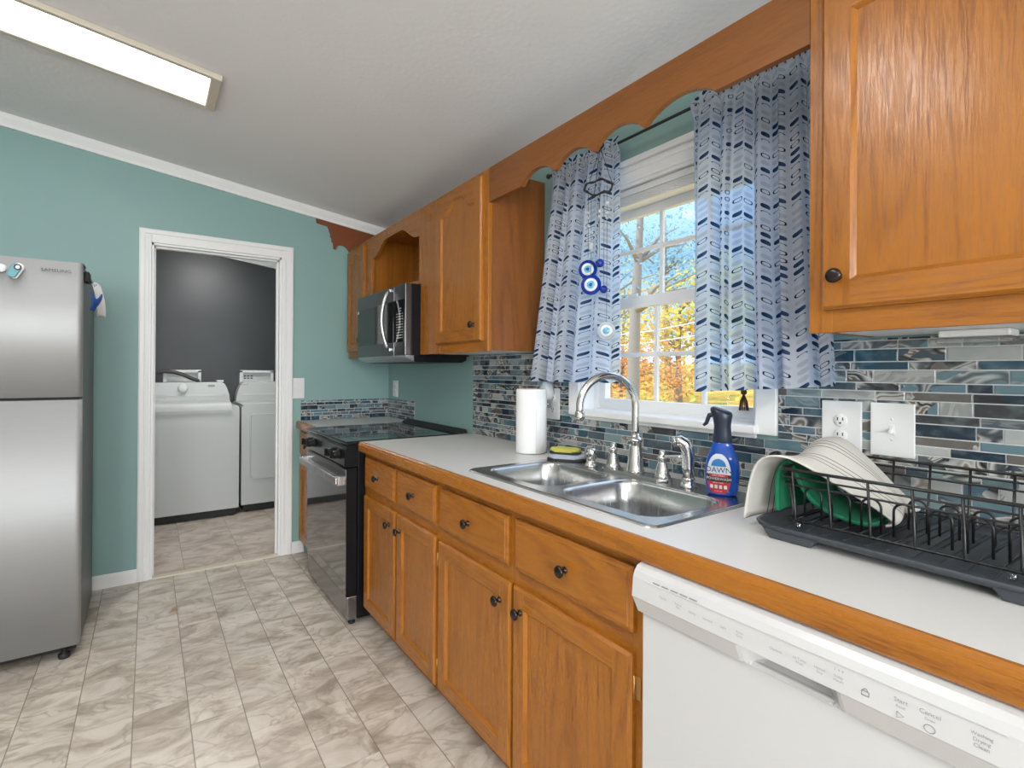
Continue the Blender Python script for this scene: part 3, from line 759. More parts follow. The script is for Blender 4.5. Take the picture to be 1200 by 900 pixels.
# near right wall cabinet
t_ = thing('wall_cabinet', (-.15, .2, UZ0), 'large oak wall cabinet in the near right foreground above the dish rack', 'cabinet')
y0, y1 = -.25, .563
b = MB()
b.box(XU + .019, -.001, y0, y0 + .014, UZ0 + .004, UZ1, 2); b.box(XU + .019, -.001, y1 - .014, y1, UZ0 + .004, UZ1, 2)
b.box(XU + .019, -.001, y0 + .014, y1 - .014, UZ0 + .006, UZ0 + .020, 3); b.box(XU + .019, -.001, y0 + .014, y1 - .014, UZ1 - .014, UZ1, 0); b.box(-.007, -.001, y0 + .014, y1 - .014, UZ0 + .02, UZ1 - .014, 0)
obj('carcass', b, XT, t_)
b = MB(); frame(b, XU, y0, y1, UZ0, UZ1, [(y0, y0 + .045), (.515, y1)], [(y0 + .045, .515, UZ0, UZ0 + .05), (y0 + .045, .515, UZ1 - .035, UZ1)]); obj('face_frame', b, OAK, t_)
d = obj('door', panel_door(XU - .019, -.22, .532, 1.404, 2.125, arch=.062, st=.058), OAK, t_); knob(XU - .019, .497, 1.4715, d)
# valance board between the cabinets
VZ = 2.002; pts = []
def arcs(y, z): pts.append((y, z))
segs = [(1.893, 1.655, 0), (1.655, 1.460, .042), (1.445, 1.26, .040), (1.245, 1.045, .042), (1.03, .80, .040), (.80, .5635, 0)]
for a, c, h in segs:
    n = 1 if not h else 14
    for i in range(n + 1):
        t = i/n; pts.append((a + (c - a)*t, VZ + h*math.sin(PI*t)**.75 if h else VZ))
b = MB(); b.prism([(.5635, UZ1)] + [(1.893, UZ1)] + pts, 'x', XU, XU + .019)
o = obj('valance_board', b, M['oakval']); tag(o, 'scalloped oak valance board spanning the window between wall cabinets', 'valance')
# reddish scalloped board on the far wall above the narrow cabinet
prof = [(-.548, 2.338), (-.545, 2.315), (-.470, 2.302), (-.462, 2.285), (-.455, 2.262), (-.448, 2.252), (-.450, 2.228), (-.440, 2.222), (-.440, 2.196), (-.428, 2.190), (-.428, 2.150), (-.412, 2.143), (-.405, 2.165), (-.385, 2.178), (-.360, 2.180), (-.335, 2.165), (-.315, 2.140), (-.308, 2.115), (-.302, 2.118), (-.300, 2.152), (-.012, 2.152), (-.012, ceil_z(-.012) - .075)]
b = MB(); b.prism([(-.548, ceil_z(-.548) - .075)] + prof[1:], 'y', YF - .016, YF - .0005)
o = obj('scalloped_board', b, M['oakbrown']); tag(o, 'reddish brown scalloped board fixed high on the teal far wall', 'board')
# ================================================================== APPLIANCES
# refrigerator
FX0, FX1, FY = -2.470, -1.755, 2.948
fr = thing('refrigerator', (-2.11, 3.3, 0), 'stainless top freezer refrigerator with dark grey sides against the far wall', 'refrigerator')
b = MB(); b.box(FX0 + .003, FX1 - .003, FY + .068, 3.60, .045, 1.736, 0, .006); obj('body', b, M['frside'], fr)
b = MB(); b.box(FX0 + .012, FX1 - .012, FY + .05, FY + .075, .05, 1.725); obj('door_seal', b, M['blkmat'], fr)
def fdoor(name, z0, z1):
    wd = FX1 - FX0
    xs = [(q, FY + .016 - .016*math.sqrt(1 - (1 - q/.02)**2)) for q in (.0006, .002, .004, .007, .011, .016)]
    L = [(FX0, FY + .056), (FX0, FY + .02)] + [(FX0 + q, y) for q, y in xs]
    Rr = [(FX1 - q, y) for q, y in xs[::-1]] + [(FX1, FY + .02), (FX1, FY + .056)]
    mid = [(FX0 + .02 + (wd - .04)*i/14, FY - .004*(1 - (2*i/14 - 1)**2)) for i in range(15)]
    b = MB(); b.prism(L + mid + Rr, 'z', z0, z1, 0, True)
    return obj(name, b, M['frfront'], fr)
fz = fdoor('freezer_door', 1.146, 1.733); fd = fdoor('fridge_door', .062, 1.134)
b = MB(); b.text('SAMSUNG', .0195, (-1.891, FY - .0052, 1.684), (1.12, 0, 0), (0, 0, 1)); obj('logo', b, M['printb'], fz)
b = MB(); b.prism([(-1.79, 3.04), (-1.757, 3.04), (-1.757, 3.13), (-1.79, 3.13)], 'z', 1.7355, 1.748, 0, False, .004); obj('hinge_cover', b, M['blkmat'], fr)
for x_ in (FX0 + .08, FX1 - .055):
    b = MB(); b.lathe([(.020, 0), (.022, .006), (.022, .018), (.010, .022), (.010, .05)], (x_, FY + .045, 0), n=16); obj('levelling_foot', b, M['blkmat'], fr)
b = MB(); b.box(FX0 + .02, FX1 - .02, FY + .10, FY + .11, .008, .05); obj('base_grille', b, M['blkmat'], fr)
# magnets on the freezer door
mg = thing('magnetic_clip', (-1.965, FY - .012, 1.67), 'teal and white magnetic bag clip high on the freezer door', 'magnet')
def capsule(w, h, wt=None):
    wt = wt or w; p = []
    for i in range(13): a = PI*i/12; p.append((wt/2*math.cos(a), h/2 - wt/2 + wt/2*math.sin(a)))
    for i in range(7): a = PI + PI*i/6; p.append((w/2*math.cos(a), -h/2 + w*.25 + w*.25*math.sin(a)))
    return p
RT = Matrix.Translation((-1.965, 0, 1.675)) @ Matrix.Rotation(math.radians(-24), 4, (0, 1, 0)).inverted() @ Matrix.Identity(4)
def rotz(a): return Matrix.Rotation(math.radians(a), 4, 'Y')
def clip_part(name, poly, y0, y1, m, bev=.003):
    b = MB(); b.prism(poly, 'y', y0, y1, 0, True, bev); b.xf(Matrix.Translation((-1.965, 0, 1.675)) @ rotz(24)); return obj(name, b, m, mg)
M['aqua'] = mat('aqua_plastic', (.085, .29, .33), .35)
clip_part('clip_body', capsule(.030, .068, .036), FY - .016, FY - .0045, M['plate'])
clip_part('clip_back', [(x_ - .005, z_ - .003) for x_, z_ in capsule(.030, .060, .036)], FY - .024, FY - .017, M['aqua'])
ring = [(.0125*math.cos(2*PI*i/20), .014 + .0125*math.sin(2*PI*i/20)) for i in range(20)]
clip_part('clip_emblem', ring, FY - .026, FY - .0245, M['printb'], 0)
clip_part('clip_emblem_centre', [(x_*.55, .014 + (z_ - .014)*.6) for x_, z_ in ring], FY - .0272, FY - .0262, M['plate'], 0)
b = MB(); b.lathe([(.001, .014), (.012, .013), (.017, .008), (.018, 0)][::-1], (-2.012, FY - .0042, 1.681), (0, -1, 0), 20)
tag(obj('round_magnet', b, M['plate']), 'small white round magnet on the freezer door beside the teal clip', 'magnet')
# things clipped to the fridge side
ck = thing('key_hook', (-1.742, 3.12, 1.66), 'dark magnetic hook on the grey side of the refrigerator', 'hook')
b = MB(); b.box(-1.7575, -1.740, 3.06, 3.15, 1.668, 1.715, 0, .004); obj('magnet_base', b, M['blkmat'], ck)
b = MB(); b.tube([(-1.741, 3.10, 1.675), (-1.728, 3.10, 1.668), (-1.722, 3.10, 1.655), (-1.716, 3.10, 1.664)], .0025); obj('hook', b, M['dksteel'], ck)
b = MB()
b.grid(lambda u, v: (-1.735 + .030*u + .018*math.sin(v*2.2), 3.12 + .03*u + .10*v*v, 1.672 - .150*v + .006*math.sin(u*4)), 6, 10)
b.tube([(-1.722, 3.20, 1.57), (-1.708, 3.24, 1.55), (-1.705, 3.29, 1.552)], .003)
o = obj('lanyard', b, M['paper'], solid=.003); tag(o, 'white cloth strip hanging from the hook on the refrigerator side', 'strap')
M['blue'] = mat('blue_fabric', (.015, .09, .42), .7)
b = MB()
b.grid(lambda u, v: (-1.738 + .030*u*(1 - .3*v) + .012*math.sin(v*3 + u), 3.03 + .10*u*(1 - .45*v) + .03*v, 1.625 - .085*v - .03*math.sin(u*PI)*(1 - v)), 8, 8)
o = obj('ribbon', b, M['blue'], solid=.004); tag(o, 'blue ribbon dangling on the grey refrigerator side', 'ribbon')
# ------------------------------------------------------------------ stove
RY0, RY1 = 2.556, 3.328
st = thing('stove', (-.36, 2.94, 0), 'black stove with glass cooktop and mirror finish oven door', 'stove')
b = MB(); b.box(-.655, -.035, RY0, RY1, .03, .895, 0, .004); obj('body', b, M['blk'], st)
b = MB(); b.box(-.715, -.655, RY0 + .003, RY1 - .003, .897, .916, 0, .005); b.box(-.66, -.085, RY0, RY1, .896, .9175, 0, .004); obj('cooktop', b, M['blkglass'], st)
b = MB(); b.prism([(-.095, .9175), (-.085, .930), (-.035, .938), (-.028, .9175)], 'y', RY0, RY1); obj('rear_vent_trim', b, M['blkmat'], st)
b = MB(); b.prism([(-.655, .792), (-.655, .897), (-.700, .897), (-.714, .880), (-.722, .800), (-.715, .792)], 'y', RY0, RY1); obj('control_panel', b, [M['dksteel']], st)
for y in (RY0 + .095, RY0 + .19, RY1 - .19, RY1 - .095):
    b = MB(); b.lathe([(.024, 0), (.024, .008), (.020, .010), (.019, .034), (.017, .037), (.0001, .037)], (-.7185, y, .845), (-1, 0, -.1), 24)
    b.box(-.768, -.752, y - .005, y + .005, .826, .864, 0, .002)
    obj('knob', b, M['blk'], st)
dr = obj('oven_door', MB().box(-.712, -.657, RY0 + .002, RY1 - .002, .152, .782, 0, .006), M['ovglass'], st)
b = MB(); b.box(-.716, -.708, RY0 + .004, RY1 - .004, .728, .778, 0, .002); obj('door_trim', b, M['dksteel'], dr)
b = MB(); b.box(-.7125, -.66, RY0 - .001, RY0 + .0030, .150, .784, 0, .001); obj('door_edge', b, M['blk'], dr)
b = MB(); b.prism([(-.655, .790), (-.655, .897), (-.702, .897), (-.716, .880), (-.724, .800), (-.717, .790)], 'y', RY0 - .001, RY0 + .004); obj('panel_end', b, M['blk'], st)
b = MB(); b.box(-.764, -.746, RY0 + .012, RY1 - .012, .706, .742, 0, .006)
for y in (RY0 + .028, RY1 - .028): b.box(-.75, -.710, y - .016, y + .016, .70, .746, 0, .004)
obj('door_handle', b, M['steel'], dr)
b = MB(); b.box(-.704, -.655, RY0 + .002, RY1 - .002, .030, .146, 0, .004); obj('storage_drawer', b, M['dksteel'], st)
for x_ in (-.67, -.08):
    for y in (RY0 + .04, RY1 - .04):
        b = MB(); b.lathe([(.016, 0), (.018, .008), (.010, .012), (.010, .032)], (x_, y, 0), n=12); obj('foot', b, M['blkmat'], st)
M['burn'] = mat('faint_burner_print', (.05, .05, .052), .2)
for x_, y, r in ((-.52, 2.75, .10), (-.25, 2.75, .08), (-.52, 3.13, .085), (-.25, 3.13, .10)):
    b = MB()
    for q in (r, r*.62): b.tube([(x_ + q*math.cos(2*PI*i/36), y + q*math.sin(2*PI*i/36), .9176) for i in range(36)], .0006, 4, closed=True)
    obj('burner_ring', b, M['burn'], st)
# ------------------------------------------------------------------ microwave
MY0, MY1, MX = 2.582, 3.352, -.398
mw = thing('microwave', (-.2, 2.96, 1.32), 'over the range microwave with stainless bands and black glass door', 'microwave')
b = MB(); b.box(MX + .036, -.004, MY0, MY1, 1.352, 1.738, 0, .003); b.prism([(-.345, 1.319), (-.30, 1.316), (-.05, 1.316), (-.02, 1.330), (-.02, 1.353), (MX + .036, 1.353)], 'y', MY0 + .004, MY1 - .004); obj('body', b, M['blk'], mw)
dY = 2.738
b = MB(); b.box(MX, MX + .036, dY + .002, MY1, 1.352, 1.738, 0, .004); d = obj('door', b, M['blksteel'], mw)
b = MB(); b.box(MX - .002, MX + .004, dY + .002, MY1 - .012, 1.424, 1.655, 0, .001); obj('door_window', b, M['blkglass'], d)
pts = []
for i in range(15):
    t = i/14; pts.append((MX - .008 - .046*math.sin(PI*t)**.7, dY + .045, 1.385 + .335*t))
b = MB(); b.tube(pts, .0105, 12); b.box(MX - .012, MX + .004, dY + .034, dY + .056, 1.378, 1.396, 0, .003); b.box(MX - .012, MX + .004, dY + .034, dY + .056, 1.709, 1.727, 0, .003); obj('door_handle', b, M['steel'], d)
b = MB(); b.box(MX, MX + .036, MY0, dY - .002, 1.352, 1.738, 0, .004); cp = obj('control_panel', b, M['blksteel'], mw)
b = MB(); b.box(MX - .002, MX + .004, MY0 + .010, dY - .002, 1.424, 1.655, 0, .001); obj('keypad_glass', b, M['blkglass'], cp)
b = MB(); rr = random.Random(3)
for k in range(12):
    z = 1.445 + k*.0145
    for j in range(4):
        if k > 9 and j != 1: continue
        y = MY0 + .034 + j*.024; wdt = rr.choice((.008, .012, .015))
        b.face([(MX - .0024, y + wdt/2, z), (MX - .0024, y - wdt/2, z), (MX - .0024, y - wdt/2, z + .0045), (MX - .0024, y + wdt/2, z + .0045)])
obj('keypad_print', b, M['wprint'], cp)
b = MB()
b.box(MX - .003, MX - .001, MY1 - .035, MY1 - .018, 1.632, 1.648, 0, .002); obj('sticker', b, M['plate'], d)
b = MB(); b.prism([(MX + .002, 1.352), (MX + .01, 1.340), (-.345, 1.318), (-.345, 1.352)], 'y', MY0 + .002, MY1 - .002); obj('bottom_lip', b, M['steel'], mw)
# ------------------------------------------------------------------ dishwasher
DY0, DY1 = .1435, .7435
dw = thing('dishwasher', (-.34, .44, 0), 'white front control dishwasher under the counter', 'dishwasher')
b = MB(); b.box(-.622, -.02, DY0 + .004, DY1 - .004, .03, .862); obj('tub', b, M['blkmat'], dw)
b = MB(); b.box(-.652, -.620, DY0 + .006, DY1 - .003, .095, .768, 0, .004); d = obj('door', b, M['appl'], dw)
top = [(-.622, .8655), (-.650, .8655), (-.664, .861), (-.673, .852), (-.6775, .840)]
def seg(y0, y1, low):
    b.prism(top + low + [(-.622, .760)], 'y', y0, y1, 0, False)
b = MB(); P0, P1 = .345, .512
low = [(-.681, .800), (-.6785, .797), (-.662, .764), (-.655, .760)]
seg(P1, DY1, low); seg(DY0, P0, low)
n = 24; L = []
for i in range(n + 1):
    t = i/n; y = P0 + (P1 - P0)*t; k = min(1, min(t, 1 - t)/.22); k = k*k*(3 - 2*k)
    L.append([(x_, y, z) for x_, z in top + [(-.681, .800), (-.6785 + .035*k, .797 + .002*k), (-.662 + .026*k, .764 + .010*k), (-.655, .760), (-.622, .760)]])
b.loops(L, 0, False)
cp = obj('control_console', b, M['appl'], d)
def dwp(y, z):   # point on the flat control strip
    t = (.840 - z)/.040; return (-.6775 - .0035*t - .0005, y, z)
b = MB()
b.box(-.6797, -.676, DY0 + .02, DY1 - .032, .8395, .8400)
b.box(-.6790, -.676, DY1 - .0325, DY1 - .032, .803, .8395)
obj('panel_seam', b, M['applg'], cp)
b = MB()
for k in range(5):
    y = DY1 - .052 - k*.0215; b.face([dwp(y, .8418), dwp(y - .017, .8418), dwp(y - .017, .8445), dwp(y, .8445)])
obj('vent_slots', b, M['print'], cp)
def dt(s, y, z, sz, m=0):
    b = MB(); b.text(s, sz, (0, 0, 0), (1, 0, 0), (0, 0, 1), m, 'CENTER', fn=lambda a, c: Vector(dwp(y - a, z + c))); obj('button_lettering', b, M['print'], cp)
for s, y, z, sz in (('Cycles', .665, .820, .0065), ('Pots &', .629, .8205, .0055), ('Pans', .629, .815, .0055), ('Heavy', .598, .817, .0062), ('Normal', .565, .8165, .0062), ('Light', .534, .816, .0062), ('Rinse', .503, .8195, .006), ('Only', .503, .8135, .006),
                    ('Options', .440, .8175, .0062), ('Hi Temp', .403, .8195, .0055), ('Wash', .403, .814, .0055), ('Heated', .373, .8195, .0055), ('Dry', .373, .814, .0055), ('Delay', .347, .8195, .0055), ('Hours', .347, .814, .0055), ('2  4  8', .347, .829, .005),
                    ('Start', .270, .823, .0085), ('Reset', .270, .8165, .005), ('Cancel', .238, .823, .0085), ('Drain', .238, .8165, .005), ('Washing', .187, .825, .0062), ('Drying', .187, .818, .0062), ('Clean', .187, .811, .0068)):
    dt(s, y, z, sz)
b = MB()
y, z = .312, .812
b.tube([dwp(y + .003*math.cos(a), z + .006 + .0035*math.sin(a)) for a in [PI*i/8 for i in range(9)]], .0005, 5)
for a, c in (((y + .0045, z), (y - .0045, z)), ((y + .0045, z + .006), (y - .0045, z + .006)), ((y + .0045, z), (y + .0045, z + .006)), ((y - .0045, z), (y - .0045, z + .006))): b.tube([dwp(*a), dwp(*c)], .0005, 5)
obj('lock_symbol', b, M['print'], cp); b = MB(); y, z = .270, .807; tri = [(y + .004, z - .004), (y + .004, z + .004), (y - .004, z)]
b.tube([dwp(*p) for p in tri], .0004, 5, closed=True)
obj('start_symbol', b, M['print'], cp); b = MB()
b.tube([dwp(.238 + .006*math.cos(a), .807 + .005*math.sin(a)) for a in [2*PI*i/16 for i in range(16)]], .0004, 5, closed=True)
obj('cancel_symbol', b, M['print'], cp)
b = MB(); b.box(-.60, -.585, DY0 + .01, DY1 - .01, .004, .095); obj('toe_panel', b, M['appl'], dw)
# ------------------------------------------------------------------ washer and dryer
def rr_out(x0, x1, z0, z1, r, n=6):
    p = [(x0, z0), (x1, z0)]
    for i in range(n + 1): a = PI/2*i/n; p.append((x1 - r + r*math.cos(a), z1 - r + r*math.sin(a)))
    for i in range(n + 1): a = PI/2 + PI/2*i/n; p.append((x0 + r + r*math.cos(a), z1 - r + r*math.sin(a)))
    return p
def laundry(name, x0, x1, yf, label, washer):
    t = thing(name, ((x0 + x1)/2, yf + .33, 0), label, 'washing machine' if washer else 'dryer')
    yb = yf + .66
    b = MB(); b.prism(rr_out(x0, x1, .065, .962, .035), 'y', yf, yb, 0, False, .006); obj('cabinet', b, M['appl'], t)
    b = MB(); b.box(x0 + .02, x1 - .02, yf + .012, yb - .02, .01, .066, 0); obj('base', b, M['blkmat'], t)
    for fx in (x0 + .05, x1 - .05):
        b = MB(); b.lathe([(.02, 0), (.02, .012), (.012, .014)], (fx, yf + .05, 0), n=12); obj('foot', b, M['blkmat'], t)
    b = MB(); o_ = [(x0 + .015, .955), (x1 - .015, .955), (x1 - .022, 1.03), (x1 - .045, 1.10), (x1 - .062, 1.135), (x1 - .085, 1.152), (x0 + .085, 1.152), (x0 + .062, 1.135), (x0 + .045, 1.10), (x0 + .022, 1.03)]
    b.prism(o_, 'y', yf + .49, yb - .01, 0, False, .008); c = obj('control_console', b, M['appl'], t)
    b = MB(); b.prism([(x0 + .07, 1.025), (x1 - .07, 1.025), (x1 - .09, 1.04), (x0 + .09, 1.04)], 'y', yf + .486, yf + .492); obj('console_groove', b, M['applg'], c)
    kx = (x0 + .30) if washer else (x1 - .30)
    b = MB(); b.lathe([(.040, 0), (.040, .012), (.034, .030), (.030, .034), (.0001, .034)], (kx, yf + .49, 1.098), (0, -1, 0), 24); obj('dial', b, M['plate'], c)
    b = MB()
    for k in range(3): b.box(x0 + .06 + k*.022, x0 + .075 + k*.022, yf + .4885, yf + .491, 1.122, 1.128)
    obj('console_print', b, M['print'], c)
    if washer:
        b = MB(); b.box(x1 - .20, x1 - .145, yf + .4885, yf + .491, 1.108, 1.128); obj('display', b, M['print'], c)
        b = MB(); L_ = [(yf - .012, .900), (yf - .014, .925), (yf - .004, .955), (yf + .02, .978), (yf + .06, .985), (yf + .47, .985), (yf + .47, .955), (yf + .03, .955), (yf + .002, .93), (yf + .002, .900)]
        b.prism(L_, 'x', x0 + .012, x1 - .060, 0, False, .003); obj('lid', b, M['appl'], t)
    else:
        b = MB(); b.box(x0 + .0, x1, yf + .002, yf + .45, .955, .968, 0, .004); obj('top_panel', b, M['appl'], t)
        b = MB(); p = []
        X0, X1, Z0_, Z1_, r = x0 + .075, x1 - .075, .295, .868, .03
        for cx_, cz_, a0 in ((X1 - r, Z0_ + r, -PI/2), (X1 - r, Z1_ - r, 0), (X0 + r, Z1_ - r, PI/2), (X0 + r, Z0_ + r, PI)):
            for i in range(6): a = a0 + PI/2*i/5; p.append((cx_ + r*math.cos(a), cz_ + r*math.sin(a)))
        b.prism(p, 'y', yf - .012, yf + .002, 0, False, .005); obj('door', b, M['appl'], t)
        b = MB(); b.tube([(x_, yf - .002, z) for x_, z in [((q[0] - (X0+X1)/2)*1.02 + (X0+X1)/2, (q[1] - (Z0_+Z1_)/2)*1.012 + (Z0_+Z1_)/2) for q in p]], .0035, 6, closed=True); obj('door_seam', b, M['applg'], t)
    return t
laundry('washing_machine', -1.560, -.862, 5.075, 'white top loading washing machine in the laundry room', True)
laundry('clothes_dryer', -.838, -.140, 5.135, 'white clothes dryer right of the washing machine', False)
b = MB(); b.box(-.985, -.93, 5.60, 5.70, 1.153, 1.170, 0, .004)
tag(obj('small_box', b, M['plate']), 'small white box lying on the washing machine console', 'box')
def outlet_box(x0, x1, lab):
    t = thing('laundry_outlet_box', ((x0 + x1)/2, LYB - .03, 1.10), lab, 'outlet box')
    b = MB(); y0, y1 = LYB - .055, LYB - .001
    b.box(x0, x0 + .028, y0, y1, 1.10, 1.262, 0, .003); b.box(x1 - .028, x1, y0, y1, 1.10, 1.262, 0, .003); b.box(x0, x1, y0, y1, 1.238, 1.265, 0, .003); b.box(x0, x1, y0, y1, 1.095, 1.11, 0, .003)
    obj('frame', b, M['plate'], t)
    b = MB(); b.box(x0 + .01, x1 - .01, LYB - .010, LYB - .001, 1.10, 1.255); obj('back_plate', b, M['applg'], t)
    return t
t = outlet_box(-1.405, -1.098, 'white wall box behind the washer with a hose crossing it')
t = outlet_box(-.765, -.452, 'white wall box with printed lines behind the dryer')
b = MB()
for k, ww in enumerate((.055, .07)):
    for j in range(3): b.box(-.722 + j*.03, -.722 + j*.03 + .02, LYB - .0112, LYB - .0102, 1.200 - k*.022, 1.212 - k*.022)
obj('printed_notice', b, M['printb'], t)
b = MB(); pts = [(-1.56, LYB - .075, 1.14), (-1.53, LYB - .08, 1.19), (-1.47, LYB - .09, 1.235), (-1.40, LYB - .095, 1.252), (-1.32, LYB - .095, 1.245), (-1.25, LYB - .10, 1.222), (-1.18, LYB - .10, 1.185), (-1.13, LYB - .105, 1.165), (-1.11, LYB - .105, 1.12)]
b.tube(pts, .017, 12); tag(obj('drain_hose', b, mat('grey_rubber', (.075, .072, .07), .5)), 'dark grey hose looping up behind the washing machine', 'hose')
# ================================================================== SINK AND THINGS ON THE COUNTER
def rrect(x0, x1, y0, y1, r, z, n=6):
    p = []
    for cx_, cy_, a0 in ((x1 - r, y1 - r, 0), (x0 + r, y1 - r, PI/2), (x0 + r, y0 + r, PI), (x1 - r, y0 + r, 3*PI/2)):
        for i in range(n + 1): a = a0 + PI/2*i/n; p.append((cx_ + r*math.cos(a), cy_ + r*math.sin(a), z))
    return p
sk = thing('sink', (-.34, 1.185, .915), 'double bowl stainless steel drop in sink', 'sink')
b = MB(); bm = b.bm
ZT = .9215
outer = [rrect(SKX0 - .014, SKX1 + .012, SKY0 - .012, SKY1 + .014, .03, .9152), rrect(SKX0 - .012, SKX1 + .010, SKY0 - .010, SKY1 + .012, .03, .919), rrect(SKX0 - .007, SKX1 + .005, SKY0 - .005, SKY1 + .007, .03, ZT)]
vo = [[bm.verts.new(p) for p in l] for l in outer]
def bridge(A, B_, sm=True):
    n = len(A)
    for i in range(n):
        f = bm.faces.new((A[i], A[(i+1) % n], B_[(i+1) % n], B_[i])); f.smooth = sm
bridge(vo[0], vo[1]); bridge(vo[1], vo[2])
inner0 = []
bowls = ((-.540, -.238, 1.212, 1.556), (-.540, -.238, .806, 1.162))
for (x0, x1, y0, y1) in bowls:
    spec = [(-.012, ZT, .07), (-.006, ZT + .0015, .07), (-.001, ZT - .001, .068), (.003, ZT - .008, .066), (.010, ZT - .07, .062), (.016, ZT - .140, .058), (.030, ZT - .165, .05), (.07, ZT - .172, .03)]
    vl = [[bm.verts.new(p) for p in rrect(x0 + d, x1 - d, y0 + d, y1 - d, r, z)] for d, z, r in spec]
    for A, B_ in zip(vl, vl[1:]): bridge(A, B_)
    bm.faces.new(vl[-1]); inner0.append(vl[0])
es = []
for loop in [vo[2]] + inner0:
    n = len(loop)
    for i in range(n):
        e_ = bm.edges.get((loop[i], loop[(i+1) % n])); es.append(e_)
bmesh.ops.triangle_fill(bm, edges=es, use_beauty=True)
bmesh.ops.recalc_face_normals(bm, faces=bm.faces)
obj('basin', b, M['basin'], sk)
for (x0, x1, y0, y1) in bowls:
    b = MB(); b.lathe([(.045, -.006), (.045, .003), (.038, .004), (.034, -.002), (.0001, -.003)], ((x0 + x1)/2, (y0 + y1)/2, ZT - .171), n=24); obj('drain', b, M['chrome'], sk)
DZ_ = ZT + .0005
fa = thing('faucet', (-.168, 1.19, DZ_), 'brushed nickel gooseneck faucet with two handles on the sink deck', 'faucet')
b = MB(); b.prism([(x_, y) for x_, y, z in rrect(-.200, -.138, 1.045, 1.335, .030, 0)], 'z', DZ_, DZ_ + .010, 0, False, .004); obj('base_plate', b, M['chrome'], fa)
b = MB(); b.lathe([(.030, 0), (.031, .006), (.0275, .012), (.0265, .03), (.0235, .06), (.020, .085), (.0195, .098), (.0235, .104), (.0235, .111), (.0185, .115), (.013, .121), (.0125, .13)], (-.168, 1.19, DZ_ + .010), n=28); obj('spout_base', b, M['chrome'], fa)
dirv = Vector((-.96, .28, 0)).normalized(); base = Vector((-.168, 1.19, 0)); pts = []
z0_ = DZ_ + .13; Rr = .104; zc = 1.152
pts.append(base + Vector((0, 0, z0_)))
for k in range(1, 5): pts.append(base + Vector((0, 0, z0_ + (zc - z0_)*k/5)))
for k in range(19):
    a = PI - (PI*1.03)*k/18 if False else PI*1.02*k/18
    pts.append(base + dirv*(Rr - Rr*math.cos(a)) + Vector((0, 0, zc + Rr*math.sin(a))))
last = pts[-1]; pts.append(last + Vector((0, 0, -.022)))
b = MB(); b.tube(pts, .0125, 16); b.lathe([(.0125, 0), (.0155, .004), (.0165, .012), (.0155, .026), (.0125, .030)], pts[-1] + Vector((0, 0, -.012)), n=18); obj('spout', b, M['chrome'], fa)
for y, dv in ((1.292, Vector((.55, .40, .10))), (1.078, Vector((.25, -.95, .10)))):
    b = MB(); b.lathe([(.026, 0), (.027, .005), (.023, .010), (.021, .022), (.015, .045), (.012, .056), (.016, .060), (.016, .066), (.012, .069), (.010, .075), (.0105, .082), (.007, .087), (.0001, .088)], (-.168, y, DZ_ + .010), n=22)
    dv.normalize(); c = Vector((-.168, y, DZ_ + .076)); L_ = .075 if y < 1.2 else .05
    b.tube([c, c + dv*L_*.3, c + dv*L_*.7, c + dv*L_], [.007, .0055, .006, .0075], 10); obj('handle', b, M['chrome'], fa)
sp_ = thing('side_sprayer', (-.178, .972, DZ_), 'brushed nickel side sprayer with a curved head beside the faucet', 'sprayer')
b = MB(); b.lathe([(.024, 0), (.0245, .006), (.020, .010), (.0185, .022), (.0195, .025), (.017, .03)], (-.178, .972, DZ_), n=22); obj('holder', b, M['chrome'], sp_)
b = MB(); c = Vector((-.178, .972, DZ_ + .028)); dd = Vector((-.80, .60, 0))
pts = [c, c + Vector((0, 0, .03)), c + Vector((0, 0, .06)), c + Vector((0, 0, .085)) + dd*.003, c + Vector((0, 0, .103)) + dd*.012, c + Vector((0, 0, .112)) + dd*.026, c + Vector((0, 0, .110)) + dd*.042]
b.tube(pts, [.0165, .0165, .0175, .019, .0185, .0165, .0135], 14); b.lathe([(.015, 0), (.016, .004), (.012, .006), (.0001, .006)], pts[-1], (dd.x, dd.y, -.15), 16); obj('spray_head', b, M['chrome'], sp_)
b = MB(); b.tube([c + Vector((.016*dd.x, .016*dd.y, .02 + .01*k)) for k in range(6)], .004, 8); obj('trigger', b, M['chrome'], sp_)
sd = thing('soap_dispenser', (-.185, 1.385, DZ_), 'short brushed nickel soap dispenser on the sink deck beside the sponges', 'soap dispenser')
b = MB(); b.lathe([(.0235, 0), (.024, .005), (.020, .009), (.016, .015), (.014, .026)], (-.185, 1.385, DZ_), n=20); obj('collar', b, M['chrome'], sd)
b = MB(); b.lathe([(.014, 0), (.020, .004), (.0205, .034), (.017, .040), (.0001, .041)], (-.185, 1.385, DZ_ + .026), n=20); obj('pump_cap', b, M['chrome'], sd)
# sponges
M['yellow'] = mat('yellow_sponge', (.58, .55, .10), .95); M['grysp'] = mat('grey_sponge', (.40, .43, .50), .95); M['dksp'] = mat('dark_scour_pad', (.03, .035, .035), .95)
for k in ('yellow', 'grysp'): bump(M[k], noise(M[k], coords(M[k], 'Object'), 220, 2), .6, .003)
def sponge(name, cx_, cy_, z, lx, ly, h, ang, m1, m2, lab):
    t = thing(name, (cx_, cy_, z), lab, 'sponge', rot=(0, 0, math.radians(ang)))
    b = MB(); b.prism([(p[0], p[1]) for p in rrect(-lx/2, lx/2, -ly/2, ly/2, min(lx, ly)*.34, 0)], 'z', 0, .008, 0, False, .002); obj('scouring_pad', b, m2, t, local=True)
    b = MB(); b.prism([(p[0], p[1]) for p in rrect(-lx/2 + .002, lx/2 - .002, -ly/2 + .002, ly/2 - .002, min(lx, ly)*.33, 0)], 'z', .008, h, 0, False, .008); obj('foam', b, m1, t, local=True)
    return t
